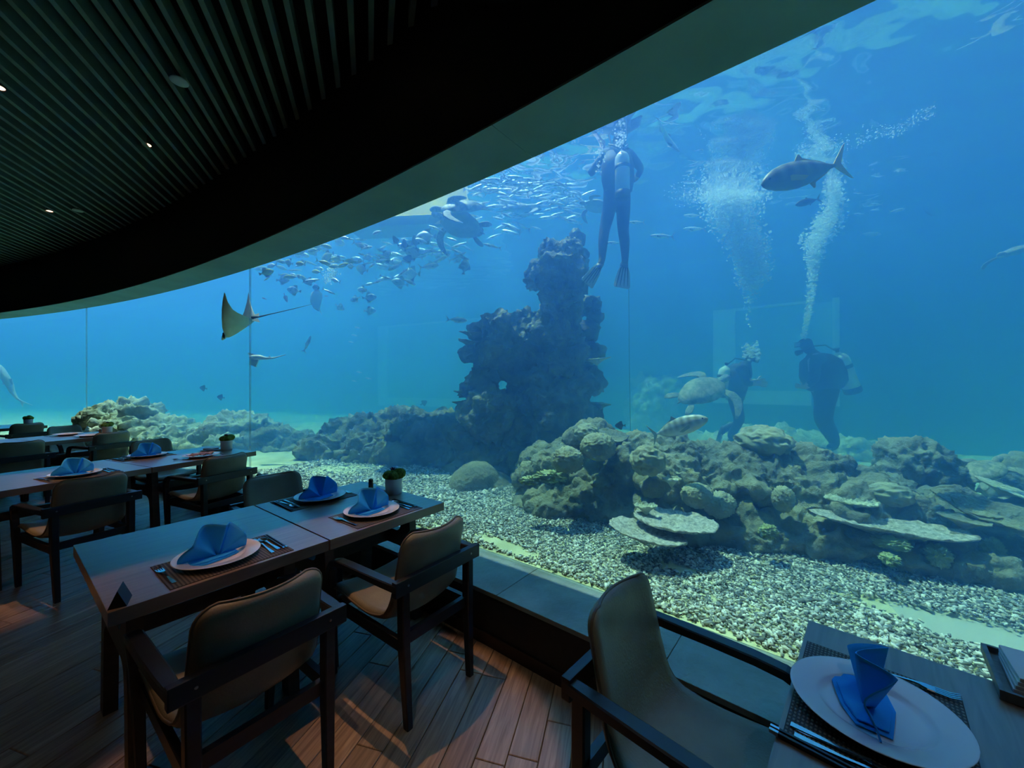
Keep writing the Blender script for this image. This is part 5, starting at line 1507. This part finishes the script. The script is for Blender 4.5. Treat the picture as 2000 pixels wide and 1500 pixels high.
# ================================================================== divers
m_suit = mat('wetsuit_black', (.018, .026, .032), .7, var=.3, vscale=9)
m_skin = mat('skin', (.52, .36, .27), .55)
m_tank = mat('tank_silver', (.82, .86, .86), .35, var=.06, vscale=8)
m_boot = mat('tank_boot_black', (.02, .022, .025), .6)
m_vest = mat('vest_charcoal', (.030, .036, .042), .75, var=.3, vscale=12)
m_fin = mat('fin_rubber_pale', (.42, .46, .42), .5)
m_finrib = mat('fin_rubber_black', (.03, .035, .04), .5)
m_maskg = mat('mask_glass', (.30, .42, .46), .1)
def skin_body(name, J, E_, Rr, root_j, spots):
    """one continuous body grown over joints J along edges E_; spots: (joint, radius, material slot)"""
    ids = list(J); me = bpy.data.meshes.new(name)
    me.from_pydata([tuple(J[k]) for k in ids], [(ids.index(a), ids.index(b)) for a, b in E_], [])
    o = bpy.data.objects.new(name, me); col.objects.link(o)
    md = o.modifiers.new('s', 'SKIN'); md.use_smooth_shade = True
    sv = me.skin_vertices[0].data
    for i, k in enumerate(ids):
        r = Rr[k]; sv[i].radius = r if hasattr(r, '__len__') else (r, r); sv[i].use_root = (k == root_j)
    sb = o.modifiers.new('d', 'SUBSURF'); sb.levels = 2; sb.render_levels = 2
    ev = o.evaluated_get(bpy.context.evaluated_depsgraph_get())
    m2 = bpy.data.meshes.new_from_object(ev)
    o.modifiers.clear(); o.data = m2; bpy.data.meshes.remove(me); m2.name = name
    m2.materials.clear(); m2.materials.append(m_suit); m2.materials.append(m_skin)
    for f in m2.polygons:
        f.use_smooth = True
        for (c, r) in spots:
            if (f.center - c).length < r: f.material_index = 1
    return o
def add_hand(J, E_, Rr, tag_, wrist, direction, side, palm_n, s=1.0):
    """five bent fingers growing from the wrist joint; direction of the hand, side = towards the thumb"""
    d = Vector(direction).normalized(); sd_ = (Vector(side) - d * Vector(side).dot(d)).normalized(); n = d.cross(sd_) * (1 if palm_n else -1)
    J[tag_ + 'palm'] = J[wrist] + d * .055 * s; Rr[tag_ + 'palm'] = (.034 * s, .020 * s); E_.append((wrist, tag_ + 'palm'))
    for k, (off, ln) in enumerate(((.030, .062), (.011, .072), (-.009, .067), (-.028, .052))):
        b = J[wrist] + d * .092 * s + sd_ * off * s; a = '%sf%d' % (tag_, k)
        J[a + '0'] = b; J[a + '1'] = b + d * ln * .55 * s + n * .012 * s; J[a + '2'] = b + d * ln * .85 * s + n * .034 * s
        Rr[a + '0'] = .0105 * s; Rr[a + '1'] = .009 * s; Rr[a + '2'] = .007 * s
        E_ += [(tag_ + 'palm', a + '0'), (a + '0', a + '1'), (a + '1', a + '2')]
    a = tag_ + 't'
    J[a + '0'] = J[wrist] + d * .045 * s + sd_ * .040 * s; J[a + '1'] = J[a + '0'] + (d * .7 + sd_ * .6 + n * .3).normalized() * .038 * s; J[a + '2'] = J[a + '1'] + (d * .9 + n * .3).normalized() * .026 * s
    Rr[a + '0'] = .012 * s; Rr[a + '1'] = .010 * s; Rr[a + '2'] = .008 * s
    E_ += [(tag_ + 'palm', a + '0'), (a + '0', a + '1'), (a + '1', a + '2')]
def scuba_tank(parent, top, bot, r, vest_dir):
    """cylinder from its shoulder at top to the boot at bot"""
    top, bot = Vector(top), Vector(bot); ax = (top - bot); Ln = ax.length
    M3 = Matrix.Translation(bot) @ ax.to_track_quat('Z', 'Y').to_matrix().to_4x4()
    def part(nm, prof, m, par):
        bm = bmesh.new(); add_lathe(bm, prof, 24); bmesh.ops.transform(bm, matrix=M3, verts=bm.verts[:]); return bm_obj(nm, bm, m, par, True)
    t = part('scuba_tank', [(0, .01), (r * .8, .01), (r, .03), (r, Ln * .82), (r * .93, Ln * .89), (r * .7, Ln * .95), (r * .32, Ln), (r * .25, Ln * 1.03), (0, Ln * 1.03)], m_tank, parent)
    part('tank_boot', [(0, -.005), (r * .9, -.005), (r * 1.06, .01), (r * 1.06, Ln * .14), (r * 1.01, Ln * .145), (0, Ln * .145)], m_boot, t)
    part('tank_band', [(r * 1.0, Ln * .62), (r * 1.05, Ln * .62), (r * 1.05, Ln * .70), (r * 1.0, Ln * .70)], m_boot, t)
    part('valve', [(0, Ln * 1.0), (r * .22, Ln * 1.0), (r * .22, Ln * 1.09), (r * .36, Ln * 1.09), (r * .36, Ln * 1.13), (0, Ln * 1.13)], m_boot, t)
def swim_fin(parent, heel, toe, tip, side, w=.12):
    """foot pocket from heel to toe and a ribbed blade from toe to tip"""
    heel, toe, tip = Vector(heel), Vector(toe), Vector(tip); side = Vector(side)
    bm = bmesh.new(); add_tube(bm, [heel, heel.lerp(toe, .35), heel.lerp(toe, .75), toe], [.035, .05, .05, .04], 10, True, .75); f = bm_obj('swim_fin', bm, m_finrib, parent, True)
    bm = bmesh.new(); add_bar(bm, [toe.lerp(heel, .15), toe.lerp(tip, .2), toe.lerp(tip, .6), tip.lerp(toe, .06), tip], [.09, w * 1.3, w * 1.6, w * 1.75, w * 1.45], [.03, .020, .014, .010, .006], side); bm_obj('blade', bm, m_fin, f)
    s_ = side.normalized()
    for k in (-1, -.33, .33, 1):
        bm = bmesh.new(); a = toe + s_ * k * .04; b = toe.lerp(tip, .93) + s_ * k * w * .62; add_bar(bm, [a, a.lerp(b, .5), b], [.014, .012, .006], [.036, .030, .014], side); bm_obj('fin_rib', bm, m_finrib, f)
def diver(label, group='scuba divers'):
    return thing('person', label, 'person', group=group)

# --- diver hanging at the surface, back to us
Y0 = 4.78
def Jw(u, v, dy=0.0): return W(u, v, Y0 + dy)
root = diver('scuba diver in black wetsuit hanging upright at the surface, back to us')
J = dict(pel=Jw(1205, 388), sp1=Jw(1205, 360, .0), sp2=Jw(1204, 330, .02), chest=Jw(1204, 309, .03), neck=Jw(1206, 290, .04), hd0=Jw(1207, 279, .07), hd1=Jw(1208, 266, .09), hd2=Jw(1208, 255, .08),
         shL=Jw(1181, 303, .03), elL=Jw(1152, 341, .06), wrL=Jw(1166, 318, .22), shR=Jw(1229, 303, .03), elR=Jw(1253, 330, .10), wrR=Jw(1240, 352, .26),
         hiL=Jw(1193, 397), knL=Jw(1181, 447, .03), cfL=Jw(1178, 470, .0), anL=Jw(1176, 506, -.02), toL=Jw(1171, 521, -.06),
         hiR=Jw(1217, 397), knR=Jw(1217, 449, .02), cfR=Jw(1220, 472, .0), anR=Jw(1221, 505, -.02), toR=Jw(1220, 521, -.07))
Rr = dict(pel=(.18, .13), sp1=(.17, .12), sp2=(.19, .13), chest=(.20, .13), neck=.062, hd0=.075, hd1=(.088, .10), hd2=.07, shL=.075, elL=.048, wrL=.034, shR=.075, elR=.048, wrR=.034,
          hiL=.108, knL=.070, cfL=.066, anL=.044, toL=.038, hiR=.108, knR=.070, cfR=.066, anR=.044, toR=.038)
E_ = [('pel', 'sp1'), ('sp1', 'sp2'), ('sp2', 'chest'), ('chest', 'neck'), ('neck', 'hd0'), ('hd0', 'hd1'), ('hd1', 'hd2'), ('chest', 'shL'), ('shL', 'elL'), ('elL', 'wrL'), ('chest', 'shR'), ('shR', 'elR'), ('elR', 'wrR'),
      ('pel', 'hiL'), ('hiL', 'knL'), ('knL', 'cfL'), ('cfL', 'anL'), ('anL', 'toL'), ('pel', 'hiR'), ('hiR', 'knR'), ('knR', 'cfR'), ('cfR', 'anR'), ('anR', 'toR')]
add_hand(J, E_, Rr, 'L', 'wrL', (.5, .5, .3), (0, 0, 1), True); add_hand(J, E_, Rr, 'R', 'wrR', (-.7, .6, .1), (0, 0, 1), False)
b = skin_body('body', J, E_, Rr, 'pel', [(J['Lpalm'], .13), (J['Rpalm'], .13)]); b.parent = root
scuba_tank(root, Jw(1215, 297, -.19), Jw(1216, 388, -.20), .085, None)
bm = bmesh.new(); add_tube(bm, [Jw(1206, 300, -.04), Jw(1206, 325, -.05), Jw(1207, 352, -.05), Jw(1207, 375, -.04)], [.15, .20, .20, .17], 16, True, .62, up=(0, 1, 0)); bm_obj('vest', bm, m_vest, root, True)
for dx in (-1, 1):
    bm = bmesh.new(); add_tube(bm, [Jw(1215, 294, -.18), Jw(1212 + dx * 14, 284, -.12), Jw(1207 + dx * 18, 282, 0), Jw(1207 + dx * 10, 278, .12)], .012, 8); bm_obj('hose', bm, m_boot, root, True)
swim_fin(root, J['anL'] + Vector((0, .05, -.03)), Jw(1167, 524, -.10), Jw(1146, 555, -.20), (1, .4, 0), .10)
swim_fin(root, J['anR'] + Vector((0, .05, -.03)), Jw(1219, 524, -.10), Jw(1214, 562, -.20), (1, 0, 0), .11)
# food bag in the left hand
bm = bmesh.new(); bmesh.ops.create_icosphere(bm, subdivisions=3, radius=1)
for v in bm.verts: v.co = Vector((v.co.x * .058, v.co.y * .035, v.co.z * .042)) * (1 + .2 * mnoise.noise(v.co * 2.5))
o = bm_obj('food_bag', bm, mat('bag_pale', (.62, .66, .60), .4), None, True); o.location = Jw(1181, 339, -.04); tag(o, 'small pale food bag beside the hanging diver left arm', 'bag')

# --- diver standing sideways on the bed with a tilted silver tank
Y0 = 5.75
root = diver('bulky scuba diver standing sideways with tilted silver tank, facing left')
J = dict(pel=Jw(1612, 765), sp1=Jw(1607, 745), sp2=Jw(1598, 722), chest=Jw(1594, 702), neck=Jw(1584, 688), hd0=Jw(1578, 680), hd1=Jw(1572, 670), hd2=Jw(1572, 660),
         shL=Jw(1592, 702, -.19), elL=Jw(1592, 742, -.27), wrL=Jw(1572, 757, -.16), shR=Jw(1592, 702, .19), elR=Jw(1588, 742, .24), wrR=Jw(1572, 752, .12),
         hiL=Jw(1612, 775, -.10), knL=Jw(1606, 822, -.11), cfL=Jw(1620, 842, -.10), anL=Jw(1630, 868, -.10), toL=Jw(1617, 876, -.11),
         hiR=Jw(1612, 775, .10), knR=Jw(1608, 823, .12), cfR=Jw(1622, 842, .12), anR=Jw(1633, 868, .12), toR=Jw(1620, 876, .12))
Rr = dict(pel=(.18, .18), sp1=(.20, .20), sp2=(.22, .21), chest=(.20, .20), neck=.07, hd0=.08, hd1=(.095, .10), hd2=.075, shL=.085, elL=.062, wrL=.040, shR=.085, elR=.062, wrR=.040,
          hiL=.150, knL=.118, cfL=.100, anL=.062, toL=.048, hiR=.150, knR=.118, cfR=.100, anR=.062, toR=.048)
E_ = [e for e in E_ if not any(x[0] in 'LR' and x not in () and (x.startswith('L') or x.startswith('R')) for x in e)]
E2_ = list(E_)
add_hand(J, E2_, Rr, 'L', 'wrL', (-.4, .8, .2), (0, 0, 1), True); add_hand(J, E2_, Rr, 'R', 'wrR', (-.4, -.8, .2), (0, 0, 1), False)
b = skin_body('body', J, E2_, Rr, 'pel', [(J['Lpalm'], .12), (J['Rpalm'], .12), (J['hd1'] + Vector((-.10, 0, -.02)), .055)]); b.parent = root
scuba_tank(root, Jw(1637, 690), Jw(1667, 767), .108, None)
bm = bmesh.new(); add_tube(bm, [Jw(1604, 692), Jw(1602, 705), Jw(1606, 730), Jw(1612, 750), Jw(1614, 760)], [.14, .25, .285, .27, .20], 18, True, 1.0); bm_obj('vest', bm, m_vest, root, True)
for dy in (-.17, .17):
    bm = bmesh.new(); add_tube(bm, [Jw(1600, 690, dy * .7), Jw(1590, 692, dy), Jw(1580, 704, dy), Jw(1582, 725, dy * 1.05)], .024, 8, True, .5); bm_obj('shoulder_strap', bm, mat('strap_grey', (.34, .38, .38), .6), root, True)
bm = bmesh.new(); add_tube(bm, [Jw(1630, 684), Jw(1612, 674, -.10), Jw(1590, 676, -.14), Jw(1568, 686, -.09), Jw(1561, 690, -.02)], .011, 8); bm_obj('hose', bm, m_boot, root, True)
bm = bmesh.new(); add_tube(bm, [Jw(1566, 687), Jw(1556, 690)], [.030, .042], 10); bm_obj('regulator', bm, m_boot, root, True)
bm = bmesh.new(); add_box(bm, Jw(1561, 673), (.05, .15, .075), bev=.012); bm_obj('mask', bm, m_boot, root); bm = bmesh.new(); add_box(bm, Jw(1557, 673), (.01, .12, .055), bev=.003); bm_obj('mask_glass', bm, m_maskg, root)
bm = bmesh.new(); add_tube(bm, [Jw(1586, 763, 0), Jw(1600, 768, 0), Jw(1640, 764, 0)], [.02, .025, .02], 8); bm_obj('weight_belt', bm, mat('belt_grey', (.30, .34, .34), .6), root, True)
for dy in (-.11, .12): swim_fin(root, Jw(1634, 872, dy), Jw(1616, 878, dy), Jw(1588, 872, dy), (0, 1, 0), .09)

# --- diver kneeling upright behind the turtle, hand stretched out
Y0 = 6.1
root = diver('scuba diver with bubbles hiding the head, hand held out to the right')
J = dict(pel=Jw(1436, 776), sp1=Jw(1440, 758), sp2=Jw(1446, 738), chest=Jw(1450, 720), neck=Jw(1458, 706), hd0=Jw(1462, 699), hd1=Jw(1466, 690), hd2=Jw(1466, 681),
         shL=Jw(1449, 720, -.17), elL=Jw(1458, 750, -.22), wrL=Jw(1473, 749, -.15), shR=Jw(1450, 720, .17), elR=Jw(1462, 748, .2), wrR=Jw(1474, 744, .1),
         hiL=Jw(1436, 785, -.09), knL=Jw(1444, 822, -.10), cfL=Jw(1437, 835, -.10), anL=Jw(1426, 853, -.10), toL=Jw(1436, 862, -.10),
         hiR=Jw(1436, 785, .09), knR=Jw(1448, 824, .12), cfR=Jw(1432, 832, .14), anR=Jw(1413, 838, .15), toR=Jw(1408, 848, .15))
E3_ = list(E_); Rr3 = {k: v for k, v in Rr.items() if k in J}
Rr3.update(pel=(.135, .15), sp1=(.13, .15), sp2=(.15, .17), chest=(.16, .17), hiL=.10, hiR=.10, knL=.075, knR=.075, cfL=.068, cfR=.068, elL=.055, elR=.055)
add_hand(J, E3_, Rr3, 'L', 'wrL', (1, -.1, -.1), (0, 0, 1), True, 1.2); add_hand(J, E3_, Rr3, 'R', 'wrR', (1, -.3, 0), (0, 0, 1), False, 1.1)
b = skin_body('body', J, E3_, Rr3, 'pel', [(J['Lpalm'], .15), (J['Rpalm'], .13), (J['hd1'] + Vector((.10, 0, -.02)), .055)]); b.parent = root
scuba_tank(root, Jw(1418, 716), Jw(1405, 775), .09, None)
bm = bmesh.new(); add_tube(bm, [Jw(1444, 712), Jw(1442, 722), Jw(1438, 742), Jw(1435, 762)], [.10, .19, .19, .15], 16, True, .9); bm_obj('vest', bm, m_vest, root, True)
bm = bmesh.new(); add_tube(bm, [Jw(1419, 713), Jw(1436, 700, -.12), Jw(1460, 704, -.12), Jw(1475, 700, -.03)], .011, 8); bm_obj('hose', bm, m_boot, root, True)
bm = bmesh.new(); add_box(bm, Jw(1477, 691), (.05, .15, .075), bev=.012); bm_obj('mask', bm, m_boot, root)
bm = bmesh.new(); add_tube(bm, [Jw(1470, 702), Jw(1480, 704)], [.03, .042], 10); bm_obj('regulator', bm, m_boot, root, True)
bm = bmesh.new(); add_tube(bm, [Jw(1418, 778), Jw(1436, 782), Jw(1454, 778)], [.02, .025, .02], 8); bm_obj('weight_belt', bm, MATS['belt_grey'], root, True)
swim_fin(root, Jw(1424, 858, -.10), Jw(1438, 866, -.10), Jw(1464, 862, -.12), (0, 1, 0), .08)
swim_fin(root, Jw(1414, 832, .15), Jw(1406, 850, .15), Jw(1400, 874, .15), (0, 1, 0), .08)

# --- small ray with white belly rising below the school
Yr = 7.4
root = thing('small_ray', 'small ray with white belly and dark top below the school', 'ray')
mw = mat('ray_belly', (.66, .72, .70), .6, var=.08, vscale=8)
bm = bmesh.new(); pts = [W(619, 566, Yr), W(619, 572, Yr), W(618, 580, Yr), W(617, 590, Yr), W(619, 600, Yr), W(623, 607, Yr)]
add_tube(bm, pts, [.03, .10, .115, .105, .07, .02], 14, True, .3, up=(0, 1, 0)); bm_obj('body', bm, mw, root, True)
bm = bmesh.new(); add_tube(bm, [W(612, 563, Yr), W(617, 560, Yr), W(622, 563, Yr)], [.03, .06, .03], 10); bm_obj('head', bm, m_suit, root, True)
bm = bmesh.new(); add_tube(bm, [W(622, 602, Yr), W(626, 609, Yr), W(629, 616, Yr)], [.014, .009, .003], 6); bm_obj('tail', bm, mw, root, True)
fish('red_fish', 558, 582, 7.2, 20, -70, 'reddish triangular fish right of the eagle ray', 'disc', 'red', 'red', sc=(1, 1, .55))
# thin mooring line hanging right of the fins
bm = bmesh.new(); add_tube(bm, [W(1228, 565, 5.0), W(1229, 700, 5.0), W(1232, 868, 5.0)], .003, 5)
tag(bm_obj('line', bm, mat('line_dark', (.05, .06, .06), .7)), 'thin dark line hanging below the diver fins', 'line')

# ================================================================== bubbles
def bubble_mat():
    m, nt, b = new_mat('air_bubble')
    b.inputs['Base Color'].default_value = (.92, .97, .98, 1); b.inputs['Roughness'].default_value = .12; b.inputs['Specular IOR Level'].default_value = 1.0
    tl = nt.nodes.new('ShaderNodeBsdfTranslucent'); tl.inputs[0].default_value = (.95, 1, 1, 1); mx = nt.nodes.new('ShaderNodeMixShader'); mx.inputs[0].default_value = .5
    tr = nt.nodes.new('ShaderNodeBsdfTransparent'); m2 = nt.nodes.new('ShaderNodeMixShader'); m2.inputs[0].default_value = .58
    nt.links.new(b.outputs[0], mx.inputs[1]); nt.links.new(tl.outputs[0], mx.inputs[2]); nt.links.new(mx.outputs[0], m2.inputs[1]); nt.links.new(tr.outputs[0], m2.inputs[2]); nt.links.new(m2.outputs[0], nt.nodes['Material Output'].inputs[0])
    return m
m_bub = bubble_mat()
def bubbles(name, pts, label):
    """pts: array of (x, y, z, r)"""
    t = (1 + 5 ** .5) / 2
    ico = np.array([[-1,t,0],[1,t,0],[-1,-t,0],[1,-t,0],[0,-1,t],[0,1,t],[0,-1,-t],[0,1,-t],[t,0,-1],[t,0,1],[-t,0,-1],[-t,0,1]], float); ico /= np.linalg.norm(ico[0])
    tri = np.array([[0,11,5],[0,5,1],[0,1,7],[0,7,10],[0,10,11],[1,5,9],[5,11,4],[11,10,2],[10,7,6],[7,1,8],[3,9,4],[3,4,2],[3,2,6],[3,6,8],[3,8,9],[4,9,5],[2,4,11],[6,2,10],[8,6,7],[9,8,1]])
    P_ = np.array(pts); n = len(P_)
    V = (ico[None] * P_[:, 3][:, None, None] * np.array([1.15, 1.15, .8]) + P_[:, None, :3]).reshape(-1, 3)
    F_ = (tri[None] + (np.arange(n) * 12)[:, None, None]).reshape(-1, 3)
    me = bpy.data.meshes.new(name); me.vertices.add(len(V)); me.vertices.foreach_set('co', V.ravel()); me.loops.add(F_.size); me.loops.foreach_set('vertex_index', F_.ravel())
    me.polygons.add(len(F_)); me.polygons.foreach_set('loop_start', np.arange(len(F_)) * 3); me.polygons.foreach_set('loop_total', np.full(len(F_), 3)); me.update(calc_edges=True)
    me.polygons.foreach_set('use_smooth', [True] * len(F_)); me.materials.append(m_bub)
    return tag(link_obj(name, me), label, 'bubbles', kind='stuff')
rb_ = random.Random(21)
def plume(path, n, y, label, small=(.007, .017), big=.028):
    """path: (u, v, half width px, density)"""
    out = []; tot = sum(p[3] for p in path)
    for i in range(len(path) - 1):
        (u0, v0, w0, d0), (u1, v1, w1, d1) = path[i], path[i+1]
        for _ in range(int(n * (d0 + d1) / 2 / tot)):
            t = rb_.random(); g = max(-1.6, min(1.6, rb_.gauss(0, .6)))
            u = u0 + (u1 - u0) * t + g * (w0 + (w1 - w0) * t); v = v0 + (v1 - v0) * t + rb_.uniform(-6, 6)
            p = W(u, v, y + rb_.gauss(0, .14))
            if p.z > WATER_Z - .02: p.z = WATER_Z - .02 - rb_.random() * .05
            r = rb_.uniform(*small) if rb_.random() < .93 else rb_.uniform(.012, big)
            out.append((p.x, p.y, p.z, r))
    return out
Yb = 5.9
pl1 = plume([(1430, 372, 55, 2.6), (1425, 395, 42, 3.6), (1432, 430, 38, 2.6), (1455, 470, 34, 3.0), (1468, 510, 28, 3.0), (1470, 540, 24, 2.0), (1466, 562, 16, .3), (1462, 590, 8, .04), (1464, 640, 5, .04)], 8200, 6.0, '')
for _ in range(420):   # foam spreading on the surface above the plume
    a = rb_.uniform(0, 6.28); q = rb_.random() ** .6; c = W(1400, 385, 6.0)
    pl1.append((c.x + math.cos(a) * q * .75 + rb_.gauss(0, .05), c.y + math.sin(a) * q * .5, WATER_Z - .03 - rb_.random() * .03, rb_.uniform(.004, .011)))
bubbles('bubble_plume', pl1, 'broad bright column of bubbles rising from the kneeling diver')
pl2 = plume([(1625, 345, 10, .8), (1628, 365, 12, .8), (1632, 390, 16, 1.2), (1625, 420, 20, 2.0), (1605, 450, 24, 2.4), (1588, 480, 18, 1.8), (1590, 510, 12, 1.0), (1588, 545, 8, .7), (1582, 590, 7, .6), (1575, 630, 5, .4), (1568, 658, 4, .2)], 3000, 5.85, '')
bubbles('bubble_plume', pl2, 'narrow twisting column of bubbles rising from the standing diver')
pl3 = plume([(1463, 672, 9, 1), (1466, 685, 10, 1.2), (1464, 700, 9, 1)], 130, 5.85, '', (.012, .026), .035) + plume([(1478, 670, 5, 1), (1480, 690, 5, 1), (1479, 706, 3, .4)], 60, 5.85, '', (.010, .022), .03)
bubbles('bubble_cluster', pl3, 'tight cluster of big bubbles around the kneeling diver head')
ring = []
for i in range(260):   # arc of foam streaks on the surface, right of the narrow column
    t = rb_.random(); u = 1560 + 265 * t + rb_.gauss(0, 4); v = 292 - 8 * t - 62 * t ** 2.2 + rb_.gauss(0, 4.5) + 4 * math.sin(t * 19)
    y = (WATER_Z - EYE - .03) * FOC / (750 - v); p = W(u, v, y); ring.append((p.x, p.y, WATER_Z - .03, rb_.uniform(.003, .008)))
for i in range(200):
    t = rb_.random(); u = 1328 + 110 * t + rb_.gauss(0, 8); v = 386 - 30 * t + rb_.gauss(0, 6)
    y = (WATER_Z - EYE - .03) * FOC / (750 - v); p = W(u, v, y); ring.append((p.x, p.y, WATER_Z - .03, rb_.uniform(.003, .008)))
bubbles('surface_foam', ring, 'curved streak of fine foam on the water surface above the divers')
pl4 = plume([(1212, 258, 8, 1), (1212, 275, 12, 1.4), (1213, 292, 8, .6)], 120, 4.68, '', (.005, .014), .02) + plume([(1172, 290, 10, 1), (1170, 312, 8, 1), (1165, 335, 6, .4)], 110, 4.7, '', (.004, .012), .02)
bubbles('bubble_cluster', pl4, 'bubbles around the hanging diver tank valve and arm')
pl5 = plume([(655, 500, 8, 1), (650, 520, 12, 2), (645, 540, 14, 1.4), (640, 552, 8, .4)], 420, 7.0, '', (.005, .014), .02)
bubbles('bubble_plume', pl5, 'bright patch of bubbles inside the feeding school')
